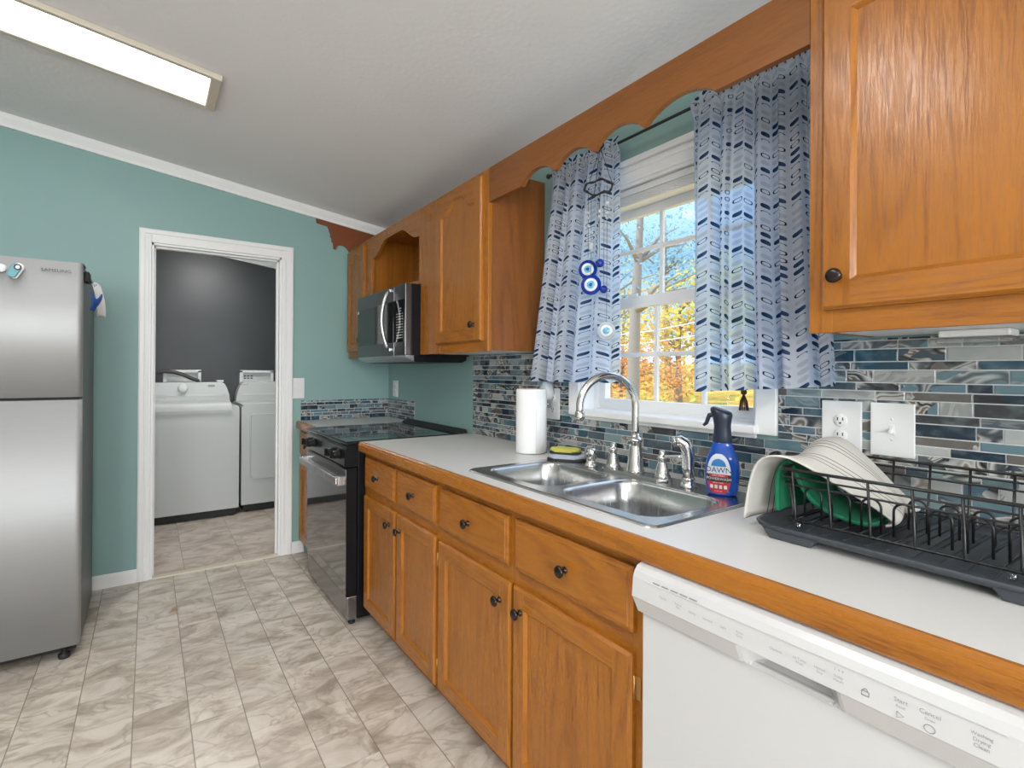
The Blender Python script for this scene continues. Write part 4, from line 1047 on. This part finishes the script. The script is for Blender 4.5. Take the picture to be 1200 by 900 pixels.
sponge('sponge', -.163, 1.545, DZ_, .088, .150, .024, 35, M['grysp'], M['dksp'], 'grey blue sponge under the yellow one behind the sink')
sponge('sponge', -.165, 1.550, DZ_ + .0245, .074, .122, .021, 31, M['yellow'], M['dksp'], 'yellow sponge lying on top of the grey sponge')
# paper towel roll
pt_ = thing('paper_towel_roll', (-.145, 1.80, .915), 'white paper towel roll standing on the counter', 'paper towel')
b = MB(); b.lathe([(.020, .003), (.066, .003), (.067, .008), (.067, .272), (.065, .277), (.022, .277), (.020, .270)], (-.145, 1.80, .915), n=40); obj('roll', b, M['paper'], pt_)
b = MB(); b.lathe([(.0185, .0), (.0198, .0), (.0198, .276), (.0185, .276), (.0185, .0)], (-.145, 1.80, .915), n=20, cap=False); obj('cardboard_core', b, mat('cardboard', (.35, .25, .16), .9), pt_)
b = MB(); b.grid(lambda u, v: (-.145 - .0682*math.cos(1.2 + u*.9), 1.80 - .0682*math.sin(1.2 + u*.9) - .0, .92 + .266*v), 10, 2); obj('loose_sheet', b, M['paper'], pt_, solid=.001)
# spray bottle --------------------------------------------------------
M['soap'] = mat('blue_translucent_plastic', (.004, .075, .46), .10, 0.0); bs(M['soap']).inputs['Coat Weight'].default_value = .4
M['cap'] = mat('navy_plastic', (.012, .020, .038), .35)
BC = Vector((-.175, .862, ZT + .0006)); nrm = Vector((-.93, -.37, 0)).normalized(); tan = Vector((-nrm.y, nrm.x, 0))   # tan points to image right
if tan.dot(R_) < 0: tan = -tan
prof = [(0, .036, .024), (.004, .040, .028), (.02, .0435, .0295), (.06, .0465, .0305), (.085, .0455, .030), (.105, .041, .028), (.122, .034, .025), (.136, .028, .022), (.145, .0255, .0205), (.150, .025, .020)]
def bw(z):
    for (a, p, q), (c, r, s) in zip(prof, prof[1:]):
        if a <= z <= c:
            t = (z - a)/(c - a); return p + (r - p)*t, q + (s - q)*t
    return prof[-1][1:]
def bpt(z, th, off=0.0):
    wx, wy = bw(z); ct, s_ = math.cos(th), math.sin(th); e_ = .8
    a = math.copysign(abs(s_)**e_, s_)*(wx + off); c = math.copysign(abs(ct)**e_, ct)*(wy + off)
    return BC + tan*a + nrm*c + Vector((0, 0, z))
bo = thing('spray_bottle', tuple(BC), 'blue dish spray bottle with a dark trigger top beside the sink', 'bottle')
b = MB(); b.loops([[bpt(z, 2*PI*i/40) for i in range(40)] for z, _, _ in prof]); obj('bottle_body', b, M['soap'], bo)
b = MB(); lp = []
for z, rx, ry, sh in ((.148, .0265, .0215, 0), (.152, .027, .022, 0), (.172, .0235, .021, 0), (.195, .0225, .0225, 0), (.216, .0255, .025, -.001), (.231, .030, .027, -.003), (.239, .0285, .025, -.004), (.243, .020, .017, -.005)):
    lp.append([BC + tan*(rx*math.cos(2*PI*i/32) + sh) + nrm*(ry*math.sin(2*PI*i/32)) + Vector((0, 0, z + .006*math.cos(2*PI*i/32)*(1 if z > .21 else 0)*-1)) for i in range(32)])
b.loops(lp); obj('spray_cap', b, M['cap'], bo)
b = MB(); q = BC - tan*.026 + Vector((0, 0, .226))
b.tube([q + tan*.006, q - tan*.010 + Vector((0, 0, -.003)), q - tan*.014 + Vector((0, 0, -.014)), q - tan*.018 + Vector((0, 0, -.026)), q - tan*.026 + Vector((0, 0, -.033))], [.008, .007, .006, .0055, .004], 10); obj('trigger', b, M['cap'], bo)
# label: white arch, black band, red bottom
def lab_th(s, z):   # s metres from the label centre to an angle
    wx, wy = bw(z); v = max(-.98, min(.98, s/wx)); return math.asin(math.copysign(abs(v)**(1/.8), v))
LC = -.004
def lp_(s, z, off): return bpt(z, lab_th(s + LC, z), off)
def half(z):     # half-width of the arch-shaped label
    if z > .062: return .032*math.sqrt(max(0, 1 - ((z - .062)/.057)**2))
    return .032*math.sqrt(max(0, 1 - ((.062 - z)/.062)**2.6))
def patch(name, z0, z1, m, off, k=1.0, nz=12):
    b = MB(); b.grid(lambda u, v: lp_((u*2 - 1)*half(z0 + (z1 - z0)*v)*k, z0 + (z1 - z0)*v, off), 14, nz); return b
LBM = [mat('label_white', (.72, .78, .84), .4), M['printb'], mat('label_red', (.55, .03, .035), .4), mat('label_sky_blue', (.03, .22, .55), .4), mat('label_navy', (.01, .03, .16), .4)]
b = patch('l', .060, .1175, LBM, .0006); lab = obj('label', b, [LBM[0]], bo)
b = patch('l', .040, .0605, LBM, .0008, 1.05, 4); obj('label_band', b, LBM[1], lab)
b = patch('l', .008, .040, LBM, .0007, 1.0, 8); obj('label_base', b, LBM[2], lab)
b = MB(); b.grid(lambda u, v: lp_((u*2 - 1)*.0195*math.sqrt(max(0, 1 - v*v*.98)), .083 + .021*v, .0010), 10, 8); obj('label_sunrise', b, LBM[3], lab)
def btext(s, sz, z, m, off=.0012, k=1.0):
    b = MB(); b.text(s, sz, 0*Vector(), (1, 0, 0), (0, 0, 1), 0, 'CENTER', fn=lambda a, c: lp_(a*k, z + c, off)); return obj('lettering', b, m, lab)
btext('DAWN', .021, .066, LBM[4], .0014); btext('FREE & CLEAR', .0062, .0555, M['wprint']) if False else None
b = MB(); b.grid(lambda u, v: lp_((u*2 - 1)*.024, .0535 + .008*v, .0011), 8, 2); obj('label_strip', b, LBM[2], lab)
btext('DISH SPRAY', .0062, .0553, M['wprint'], .0014); btext('POWERWASH', .0105, .0445, M['wprint'], .0014, .98); btext('FRESH SCENT', .0048, .0355, M['wprint'], .0014)
b = MB()
for k, s in enumerate((-.018, -.006, .006, .018)):
    b.grid(lambda u, v, s=s: lp_(s + (u - .5)*.008, .021 + .010*v, .0012), 2, 2)
obj('label_icons', b, LBM[0], lab); btext('16 FL OZ', .005, .0125, M['wprint'], .0013)
# ------------------------------------------------------------------ dish rack
tr = thing('drain_tray', (-.24, .39, .915), 'dark grey plastic draining tray under the dish rack', 'tray')
b = MB(); X0, X1, Y0, Y1 = -.432, -.055, .150, .640
spec = [(.016, .9285, .05), (.004, .936, .055), (0, .943, .06), (.003, .9455, .06), (.010, .944, .055), (.018, .938, .05), (.05, .936, .04)]
b.loops([rrect(X0 + d, X1 - d, Y0 + d, Y1 - d, r, z) for d, z, r in spec], 0, True)
obj('tray_body', b, M['tray'], tr)
b = MB()
for k in range(11): b.box(X0 + .05, X1 - .05, Y0 + .05 + k*.037, Y0 + .056 + k*.037, .936, .9385)
obj('tray_ribs', b, M['tray'], tr)
for (fx, ya, yb) in ((X0 + .008, Y0 + .012, Y0 + .075), (X0 + .008, Y1 - .135, Y1 - .045), (X1 - .045, Y0 + .012, Y0 + .075), (X1 - .045, Y1 - .135, Y1 - .045)):
    b = MB(); b.prism([(ya - .012, .936), (ya + .004, .9155), (yb - .004, .9155), (yb + .012, .936)], 'x', fx, fx + .035, 0, False, .003); obj('tray_foot', b, M['tray'], tr)
rk = thing('dish_rack', (-.24, .39, .945), 'black wire dish rack standing on the grey draining tray', 'dish rack')
xa, xb, ya, yb = -.388, -.072, .185, .575
def ringp(o, z, r=.02): return [(p[0], p[1], z) for p in rrect(xa - o, xb + o, ya - o, yb + o, r, 0, 4)]
def addwire(name, pl, r, closed=False):
    b = MB(); b.tube(pl, r, 7, closed=closed); return obj(name, b, M['wire'], rk)
for o, z, r in ((.010, 1.063, .0034), (.0075, 1.047, .0022), (.005, 1.031, .0022), (-.004, .955, .003)): addwire('rim_wire' if z > 1.06 else 'side_rail', ringp(o, z), r, True)
for k in range(6):
    y = ya + .02 + k*(yb - ya - .04)/5
    addwire('upright_wire', [(xa - .010, y, 1.063), (xa + .004, y, .955), (xa + .004, y, .952)], .0026); addwire('upright_wire', [(xb + .010, y, 1.063), (xb - .004, y, .955), (xb - .004, y, .952)], .0026)
for k in range(4):
    x_ = xa + .03 + k*(xb - xa - .06)/3
    for yy, s in ((ya, -1), (yb, 1)): addwire('upright_wire', [(x_, yy + s*.010, 1.063), (x_, yy - s*.004, .955), (x_, yy - s*.004, .952)], .0026)
b = MB()
for k in range(13):
    y = ya + .012 + k*(yb - ya - .024)/12; b.tube([(xa + .004, y, .953), (xb - .004, y, .953)], .0018, 6)
obj('floor_wires', b, M['wire'], rk)
def loop_wire(x_, y, w_, h):
    p = [(x_, y - w_/2, .953)]
    for i in range(11): a = PI - PI*i/10; p.append((x_, y + w_/2*math.cos(a), .953 + h - w_/2 + w_/2*math.sin(a)))
    p.append((x_, y + w_/2, .953)); addwire('plate_divider', p, .0024)
for k in range(7): loop_wire(-.335, .212 + k*.055, .034, .066)
for k in range(4): loop_wire(-.255, .230 + k*.050, .030, .062)
for x_, y in ((xa - .003, yb - .03), (xa - .003, ya + .03), (xb + .003, yb - .03), (xb + .003, ya + .03)):
    b = MB(); b.lathe([(.005, 0), (.006, .002), (.006, .010), (.004, .012)], (x_, y, .9415), n=10); obj('rubber_foot', b, M['clear'], rk)
# towels
def tow(path, x0, x1, skew, name, m, lab, thick, bulge=.006, seed=1):
    rnd = random.Random(seed); n = len(path)
    P = [Vector((0, *p)) for p in path]
    def cr(t):
        t *= n - 1; i = min(int(t), n - 2); t -= i
        p0, p1, p2, p3 = P[max(i-1, 0)], P[i], P[i+1], P[min(i+2, n-1)]
        return .5*((2*p1) + (p2 - p0)*t + (2*p0 - 5*p1 + 4*p2 - p3)*t*t + (3*p1 - p0 - 3*p2 + p3)*t**3)
    ph = [rnd.random()*6 for _ in range(4)]
    def fn(u, v):
        p = cr(u); x_ = x0 + (x1 - x0)*v
        q = Vector((x_ + skew(u, v), p.y + bulge*math.sin(v*5 + ph[0] + u*3), p.z + bulge*.8*math.sin(v*7 + ph[1] + u*4) + LIFT(u, v)))
        return q
    b = MB(); b.grid(fn, 34, 20, 0, uv=lambda u, v: (u, v)); o = obj(name, b, m, solid=thick, sub=1); tag(o, lab, 'towel'); return o
LIFT = lambda u, v: .025*v*math.exp(-((u - .42)/.25)**2)
tow([(.662, .925), (.657, .965), (.648, 1.015), (.630, 1.056), (.602, 1.078), (.565, 1.082), (.525, 1.062), (.485, 1.034), (.450, 1.006), (.425, .988), (.415, .975), (.432, .968)], -.385, -.105, lambda u, v: .085*(1 - v)*max(0, min(1, (u - .40)/.35)) - .015*math.sin(u*PI) + .008*math.sin(9*u + 3*v), 'dish_towel', M['linen'], 'cream dish towel with thin dark stripes draped over the left end of the dish rack', .004, .010, seed=4)
LIFT = lambda u, v: .0
tow([(.612, .958), (.614, .985), (.615, 1.02), (.611, 1.048), (.600, 1.066), (.588, 1.068), (.580, 1.05), (.565, 1.015), (.545, .99), (.520, .975), (.490, .966), (.455, .962), (.435, .964)], -.352, -.20, lambda u, v: .03*(1 - v)*u, 'green_cloth', M['green'], 'green textured cloth hanging over the rack rim beneath the cream towel', .008, .002, seed=2)
# ------------------------------------------------------------------ plates on the walls
def plate_x(y0, y1, z0, z1, name, lab, cat, x=-.0052):
    t = thing(name, (x, (y0 + y1)/2, z0), lab, cat)
    b = MB(); b.box(x - .006, x, y0, y1, z0, z1, 0, .0025); obj('cover_plate', b, M['plate'], t); return t
def receptacle(t, x, y, z):
    b = MB(); b.lathe([(.0165, 0), (.0165, .002), (.015, .0028), (.0001, .0028)], (x, y, z), (-1, 0, 0), 22); f = obj('receptacle', b, M['plate'], t)
    b = MB()
    for s in (-1, 1): b.box(x - .0034, x - .0024, y + s*.0062 - .0012, y + s*.0062 + .0012, z - .001, z + .0075)
    b.lathe([(.0026, 0), (.0026, .0008)], (x - .0026, y, z - .0075), (-1, 0, 0), 10); obj('slots', b, M['printb'], f)
def screw(t, x, y, z):
    b = MB(); b.lathe([(.003, 0), (.0025, .001), (.0001, .0012)], (x, y, z), (-1, 0, 0), 10); obj('screw', b, M['plate'], t)
t = plate_x(.573, .670, 1.053, 1.195, 'wall_outlet', 'white duplex outlet plate on the mosaic right of the window', 'outlet')
receptacle(t, -.0112, .6225, 1.144); receptacle(t, -.0112, .6225, 1.104); screw(t, -.0112, .6225, 1.124)
t = plate_x(.460, .554, 1.063, 1.195, 'light_switch', 'white toggle light switch plate above the dish rack', 'light switch')
b = MB(); b.box(-.0125, -.011, .501, .513, 1.118, 1.142, 0, .001); b.prism([(-.012, 1.122), (-.012, 1.134), (-.024, 1.126), (-.024, 1.121)], 'y', .5035, .5105, 0, False, .001); obj('toggle', b, M['plate'], t)
for z in (1.105, 1.155): screw(t, -.0112, .507, z)
t = plate_x(1.772, 1.866, 1.053, 1.193, 'wall_outlet', 'white outlet plate on the mosaic left of the window behind the plug in freshener', 'outlet')
receptacle(t, -.0112, 1.815, 1.148); receptacle(t, -.0112, 1.815, 1.096)
af = thing('plug_in_freshener', (-.03, 1.825, 1.12), 'white plug in air freshener beside the paper towel', 'air freshener')
b = MB()
lp = [[(-.0145 - d, 1.832 + r*(.030*math.cos(2*PI*i/24)), 1.180 + r*(.046*math.sin(2*PI*i/24))) for i in range(24)] for d, r in ((0, .9), (.012, 1.0), (.028, 1.0), (.040, .9), (.046, .6), (.047, .1))]
b.loops(lp); obj('cover', b, M['plate'], af)
b = MB(); b.lathe([(.016, 0), (.019, .004), (.019, .030), (.012, .036), (.012, .044)], (-.038, 1.824, 1.105), n=18); obj('oil_bottle', b, M['clear'], af)
t = plate_x(3.622, 3.712, 1.075, 1.195, 'wall_outlet', 'white outlet plate on the teal wall in the corner behind the stove', 'outlet', -.0004)
receptacle(t, -.0064, 3.665, 1.158); receptacle(t, -.0064, 3.665, 1.112)
t = thing('light_switch', (-.659, YF - .004, 1.072), 'white rocker light switch on the teal far wall beside the doorway', 'light switch')
b = MB(); b.box(-.6965, -.620, YF - .0062, YF - .0004, 1.072, 1.214, 0, .0025); obj('cover_plate', b, M['plate'], t)
b = MB(); b.box(-.680, -.640, YF - .0085, YF - .006, 1.105, 1.178, 0, .001); b.prism([(YF - .0085, 1.112), (YF - .0085, 1.171), (YF - .0105, 1.171), (YF - .0135, 1.140), (YF - .0095, 1.112)], 'x', -.676, -.644); obj('rocker', b, M['plate'], t)
# under cabinet puck light
t = thing('under_cabinet_light', (-.10, .33, 1.34), 'clear plastic under cabinet light below the near right wall cabinet', 'lamp')
b = MB(); b.box(-.115, -.045, .272, .388, 1.346, 1.3615, 0, .004); obj('housing', b, M['plate'], t)
b = MB(); b.box(-.118, -.042, .268, .392, 1.333, 1.346, 0, .004); obj('lens', b, M['clear'], t)
# ================================================================== CURTAINS
rd = thing('curtain_rod', (-.065, 1.2, 2.134), 'thin black curtain rod above the kitchen window', 'curtain rod')
b = MB(); b.tube([(-.065, .575, 2.134), (-.065, 1.785, 2.134)], .0055, 10); obj('rod', b, M['rodm'], rd)
for y in (.577, 1.790):
    b = MB(); b.sphere((-.065, y, 2.134), .011, 0, 14); obj('finial', b, M['rodm'], rd)
for y in (.585, 1.765):
    b = MB(); b.box(-.004, 0, y - .012, y + .012, 2.115, 2.153, 0, .001); b.tube([(-.003, y, 2.130), (-.065, y, 2.126)], .004, 8); obj('bracket', b, M['rodm'], rd)
def curtain(ytop, ybot, zb, nf, seed, width, lab, clump=None):
    rnd = random.Random(seed); ph = [rnd.random()*6.28 for _ in range(6)]
    NU, NV = 150, 60; z1 = 2.163
    (a0, a1), (b0, b1) = ytop, ybot
    def fn(u, v):        # v from bottom (0) to top (1)
        uu = clump(u) if clump else u
        k = v**1.6; ut = u*(1 - k) + uu*k
        y = (b0 + (b1 - b0)*u)*(1 - v) + (a0 + (a1 - a0)*ut)*v
        z = zb(u) + (z1 - zb(u))*v
        am = .010 + .016*(1 - v)
        f = math.sin(2*PI*nf*u + ph[0] + .8*math.sin(2*PI*u*1.7 + ph[1])) + .35*math.sin(2*PI*nf*2.3*u + ph[2])
        x_ = -.070 - .030*(1 - v) + am*f
        g = math.exp(-((v - .968)/.022)**2)      # gathered on the rod
        x_ = x_*(1 - g) + (-.065 - .0075*(1 if math.sin(2*PI*nf*3*u) > -2 else -1) + .004*math.sin(2*PI*nf*4*u + ph[3]))*g
        y += .012*math.sin(2*PI*nf*u + ph[4])*(1 - v*.3)*.5
        return (min(x_, -.040), y, z)
    b = MB(); b.grid(fn, NU, NV, 0, uv=lambda u, v: (u*width, v*.93))
    o = obj('curtain', b, M['curtain']); tag(o, lab, 'curtain'); return o
curtain((1.372, 1.752), (1.355, 1.885), lambda u: 1.226, 4.0, 3, .62, 'left blue patterned sheer curtain with the wind chime hanging before it')
curtain((1.045, .652), (1.018, .588), lambda u: 1.206 + .030*u, 4.6, 8, .64, 'right blue patterned sheer curtain next to the near wall cabinet', clump=lambda u: u**.85)
# wind chime with eye charms
wc = thing('wind_chime', (-.15, 1.39, 2.09), 'evil eye wind chime with blue glass discs hanging over the left curtain', 'wind chime')
M['cobalt'] = mat('cobalt_glass', (.004, .03, .30), .08); M['eyew'] = mat('white_glass', (.72, .76, .78), .15); M['eyeb'] = mat('light_blue_glass', (.10, .42, .62), .12)
M['crystal'] = mat('crystal_beads', (.85, .88, .9), .05); bs(M['crystal']).inputs['Transmission Weight'].default_value = .6
M['cord'] = mat('dark_cord', (.02, .02, .022), .7)
b = MB(); rc = Vector((-.15, 1.392, 1.955)); RN = 32
rp_ = [rc + Vector((.5*.072*math.sin(2*PI*i/RN)*.55, .070*math.cos(2*PI*i/RN), .050*math.sin(2*PI*i/RN + .6)*.75 + .004*math.sin(2*PI*i*5/RN))) for i in range(RN)]
b.tube(rp_, [.0042 + .0014*math.sin(i*1.9) for i in range(RN)] , 8, closed=False); b.tube([rp_[-1], rp_[0]], .004, 8); obj('twig_ring', b, M['cord'], wc)
b = MB()
for i in (3, 14, 24): b.tube([rp_[i], (-.15, 1.382, 2.10)], .0012, 6)
b.tube([(-.15, 1.382, 2.10), (-.16, 1.381, 2.118), (-.20, 1.380, 2.12), (-.29, 1.379, 2.12)], .0014, 6)
obj('hanging_cord', b, M['cord'], wc)
def strand(y, x_, zb, beads):
    b = MB(); b.tube([(x_, y, 1.95), (x_, y, zb)], .0008, 5); o = obj('strand', b, M['cord'], wc)
    q = MB()
    for z, r in beads: q.sphere((x_, y, z), r, 0, 10)
    if beads: obj('beads', q, M['crystal'], o)
for y, x_, zb, bd in ((1.438, -.155, 1.70, ((1.87, .007), (1.82, .008), (1.85, .005))), (1.412, -.165, 1.62, ((1.79, .007), (1.745, .010), (1.73, .008))), (1.375, -.158, 1.66, ((1.86, .007), (1.84, .007))), (1.345, -.150, 1.44, ((1.885, .008), (1.85, .007), (1.83, .006))), (1.365, -.145, 1.58, ((1.80, .005),))): strand(y, x_, zb, bd)
def eye(y, x_, z, r, mats):
    b = MB(); d = (-.80, -.60, 0)
    b.lathe([(r*.9, -.004), (r, 0), (r*.95, .005), (.0001, .0052)], (x_, y, z), d, 28); o = obj('eye_disc', b, mats[0], wc)
    for k, (f, m) in enumerate(((.66, mats[1]), (.40, mats[2]), (.18, mats[3]))):
        b = MB(); b.lathe([(r*f, 0), (r*f*.9, .0012), (.0001, .0014)], Vector((x_, y, z)) + Vector(d)*(.005 + .0011*k), d, 22); obj('eye_ring', b, m, o)
E_ = (M['cobalt'], M['eyew'], M['eyeb'], M['cobalt'])
eye(1.436, -.158, 1.655, .036, E_); eye(1.408, -.168, 1.592, .038, E_)
eye(1.345, -.150, 1.418, .033, (M['crystal'], M['eyew'], M['eyeb'], M['crystal']))
for p_, r_ in (((-.158, 1.372, 1.668), .016), ((-.145, 1.365, 1.572), .015)): obj('glass_ball', MB().sphere(p_, r_, 0, 14), M['cobalt'], wc)
b = MB(); c = Vector((-.165, 1.412, 1.715)); b.lathe([(.0001, 0), (.010, .012), (.008, .03), (.002, .05)], c, n=10); obj('crystal_drop', b, M['crystal'], wc)
# tassel on the window
ts = thing('tassel', (.07, .945, 1.15), 'small brown tassel hanging at the bottom of the window glass', 'tassel')
M['tas'] = mat('brown_thread', (.10, .055, .02), .9)
b = MB(); b.sphere((.072, .945, 1.205), .010, 0, 10); b.tube([(.072, .945, 1.21), (.072, .945, 1.30)], .001, 5); obj('knot', b, M['tas'], ts)
b = MB()
for k in range(18): a = 2*PI*k/18; b.tube([(.072, .945, 1.20), (.072 + .005*math.cos(a)*.8, .945 + .012*math.sin(a), 1.175), (.072 + .005*math.cos(a), .945 + .016*math.sin(a), 1.145)], .0016, 5)
obj('fringe', b, M['tas'], ts)
# ================================================================== CEILING LAMPS
def ceil_light(name, x0, x1, y0, y1, st, lab, col=(1.0, .985, .96)):
    xm = (x0 + x1)/2; t = thing(name, (xm, (y0 + y1)/2, ceil_z(xm)), lab, 'ceiling light', rot=(0, ang, 0))
    hx, hy, h = (x1 - x0)/2, (y1 - y0)/2, .024
    b = MB(); b.box(-hx + .03, hx - .03, -hy + .01, hy - .01, -.010, -.001)
    for s in (-1, 1): b.box(-hx + .01, hx - .01, min(s*hy, s*(hy - .026)), max(s*hy, s*(hy - .026)), -h, -.0005, 0, .004)
    obj('housing', b, M['ivory'], t, local=True)
    for s in (-1, 1):
        b = MB(); b.box(min(s*hx, s*(hx - .042)), max(s*hx, s*(hx - .042)), -hy - .002, hy + .002, -h - .003, -.001, 0, .005); obj('end_cap', b, M['ivory'], t, local=True)
    m = emis(name + '_diffuser', col, st)
    f = noise(m, coords(m, 'Object', (8, 60, 8)), 3, 2)
    b = MB(); b.box(-hx + .043, hx - .043, -hy + .027, hy - .027, -h + .004, -.011); obj('diffuser', b, m, t, local=True)
    return t
ceil_light('fluorescent_light', -2.48, -1.258, 2.492, 2.812, L_VISIBLE, 'long fluorescent ceiling light with beige ends at the top left')
ceil_light('fluorescent_light', -2.62, -1.40, .75, 1.10, L_SECOND, 'second fluorescent ceiling light overhead outside the picture')
ceil_light('fluorescent_light', -3.3, -2.08, -1.3, -.95, L_THIRD, 'added third fluorescent ceiling light behind the camera, unseen fill')  # unseen lamp added to fill the room with light
t = thing('dome_light', (-1.02, 4.62, ceil_z(-1.02)), 'round dome ceiling light of the laundry room hidden above the doorway', 'ceiling light')
zc_ = ceil_z(-1.02)
b = MB(); b.lathe([(.165, -.06), (.17, -.05), (.17, -.024)], (-1.02, 4.62, zc_), n=32); obj('base', b, M['plate'], t)
b = MB(); b.lathe([(.155, -.06), (.15, -.085), (.125, -.115), (.08, -.135), (.0001, -.142)], (-1.02, 4.62, zc_), n=32); obj('diffuser', b, emis('dome_diffuser', (1, .98, .95), L_LAUNDRY), t)
# ================================================================== OUTDOORS
def gz(x_, y): return -.75 + max(0, x_ - 2.5)*.075 + .06*math.sin(x_*.7 + y*.5)
m = mat('leaf_littered_hillside', (.3, .2, .05), .95); M['hill'] = m
v = coords(m, 'Position'); f = noise(m, v, 1.1, 6, .65)
LK(m, ramp(m, f, [(.30, (.10, .13, .02)), (.43, (.45, .36, .04)), (.52, (.72, .34, .04)), (.62, (.80, .60, .14)), (.75, (.50, .22, .05))]), bs(m).inputs['Base Color'])
b = MB(); b.grid(lambda u, v: (.4 + 40*u, -12 + 62*v, gz(.4 + 40*u, -12 + 62*v)), 50, 60); struct('ground', b, M['hill'], label='autumn leaf covered hillside outside the window')
def leafm(name, c1, c2):
    m = mat(name, c1, .8); oi = N(m, 'ShaderNodeNewGeometry'); f = noise(m, oi.outputs['Position'], 1.6, 3)
    LK(m, mixc(m, ramp(m, f, [(.35, 0.0), (.65, 1.0)]), c1, c2), bs(m).inputs['Base Color']); return m
M['gold'] = leafm('golden_leaves', (.72, .40, .03), (.55, .46, .07)); M['rust'] = leafm('rusty_leaves', (.55, .16, .04), (.72, .36, .08)); M['lime'] = leafm('yellow_green_leaves', (.40, .48, .05), (.70, .62, .10))
M['hazegreen'] = leafm('haze_tinted_leaves', (.13, .28, .33), (.26, .42, .48)); M['bark'] = mat('grey_brown_bark', (.34, .29, .25), .9)  # blue leaf tint puts distance haze into the colour
def tree(name, x_, y, h, cr, tr_, n, m, lab, cat, size=.16, crown0=.35, group=None, spread=1.0):
    z = gz(x_, y); rnd = random.Random(int(x_*100 + y*37)); t = thing(name, (x_, y, z - .1), lab, cat, group)
    b = MB(); lean = rnd.uniform(-.05, .05)
    trunk = [(x_ + lean*h*k/6, y + .05*h*math.sin(k*.7)*.15, z - .1 + h*.9*k/6) for k in range(7)]
    b.tube(trunk, [tr_*(1 - .12*k) for k in range(7)], 10); tips = []
    for k in range((14 if h > 7 else 9)):
        q = rnd.uniform(crown0*.8, .85); i = min(5, int(q/.9*6)); o_ = Vector(trunk[i]); a = rnd.uniform(0, 6.28); L = cr*rnd.uniform(.55, 1.0)
        e_ = o_ + Vector((math.cos(a)*L, math.sin(a)*L, L*rnd.uniform(.3, .9))); mid = (o_ + e_)/2 + Vector((0, 0, L*.10)); tips += [mid, e_, e_]
        b.tube([o_, mid, e_], [tr_*.35, tr_*.2, tr_*.06], 6)
    obj('trunk', b, M['bark'], t); b = MB()
    for _ in range(n):
        c = rnd.choice(tips) if rnd.random() < .75 else Vector((x_, y, z + h*(crown0 + (1 - crown0)*.5)))
        p = c + Vector((rnd.gauss(0, cr*.30*spread), rnd.gauss(0, cr*.30*spread), rnd.gauss(0, cr*.26)))
        if p.z < z + .05: p.z = z + .05 + rnd.random()*.3
        d1 = Vector((rnd.gauss(0, 1), rnd.gauss(0, 1), rnd.gauss(0, 1))).normalized(); d2 = d1.orthogonal().normalized(); s_ = size*rnd.uniform(.5, 1.2)
        b.face([p + d1*s_, p + d2*s_*.55, p - d1*s_, p - d2*s_*.55])
    obj('foliage', b, m, t); return t
G1, G2, G3 = 'hazy trees beyond the window', 'autumn trees beyond the window', 'shrubs outside the window'
tree('tree', 6.0, 6.72, 6.5, 1.5, .15, 700, M['hazegreen'], 'tall tree close by whose grey trunk shows in the lower left panes', 'tree', .06, .62, G1)
tree('tree', 15.0, 16.2, 10, 2.3, .20, 1500, M['hazegreen'], 'large hazy blue green tree filling the upper left panes', 'tree', .12, .38, G1)
tree('tree', 24.0, 20.0, 10.5, 2.6, .2, 1300, M['hazegreen'], 'distant hazy tree in the upper middle panes', 'tree', .15, .42, G1)
tree('tree', 14.0, 11.7, 4.6, 2.0, .13, 2200, M['gold'], 'rounded golden autumn tree seen in the middle panes', 'tree', .12, .22, G2)
tree('tree', 9.0, 8.1, 2.1, .8, .035, 600, M['rust'], 'rusty red young tree low in the middle panes', 'tree', .05, .25, G2)
tree('tree', 11.0, 11.7, 2.6, 1.5, .08, 1500, M['rust'], 'low orange autumn tree in the bottom left panes', 'tree', .09, .15, G2)
tree('tree', 26.0, 25.5, 7.0, 3.4, .15, 2000, M['gold'], 'far golden tree behind the trunk on the left', 'tree', .18, .2, G2)
tree('tree', 19.0, 12.5, 5.0, 2.4, .15, 1800, M['lime'], 'yellow green autumn tree behind the right curtain', 'tree', .15, .22, G2)
tree('shrub', 6.5, 6.0, 1.2, .55, .02, 900, M['lime'], 'yellow green shrub outside the middle of the window', 'shrub', .05, .1, G3)
tree('shrub', 5.6, 4.35, 1.35, .62, .02, 900, M['lime'], 'bright yellow green shrub outside the right side of the window', 'shrub', .05, .1, G3)
tree('shrub', 8.0, 9.1, 1.3, .65, .02, 900, M['gold'], 'golden shrub outside the left side of the window', 'shrub', .055, .1, G3)
tree('tree', 25.0, 13.5, 9, 2.5, .2, 1000, M['hazegreen'], 'hazy tree behind the right curtain', 'tree', .14, .38, G1)
for k, (za, zb_) in enumerate(((2.05, 2.45), (1.75, 2.05))):
    b = MB(); b.tube([(9.0 + 0, 12.5, za + .15), (9.3, 9.0, za + .30 + .0), (9.6, 4.0, zb_ + .45)], .018, 6)
    tag(obj('utility_cable', b, M['eyew']), ('upper' if k == 0 else 'lower') + ' pale cable crossing the view outside the window', 'cable')

# ------------------------------------------------------------------ repeats share a group
GR = {'base_cabinet': 'oak base cabinets along the window wall', 'wall_cabinet': 'oak wall cabinets', 'countertop': 'white countertops', 'curtain': 'kitchen curtains', 'wall_outlet': 'wall outlets', 'light_switch': 'light switches',
      'sponge': 'sponges behind the sink', 'mosaic_splash_strip': 'low mosaic strips around the narrow counter', 'laundry_outlet_box': 'white wall boxes behind the laundry machines', 'fluorescent_light': 'fluorescent ceiling lights', 'utility_cable': 'cables outside the window'}
for o in list(COL.objects):
    k_ = o.name.split('.')[0]
    if o.parent is None and k_ in GR and 'group' not in o: o['group'] = GR[k_]
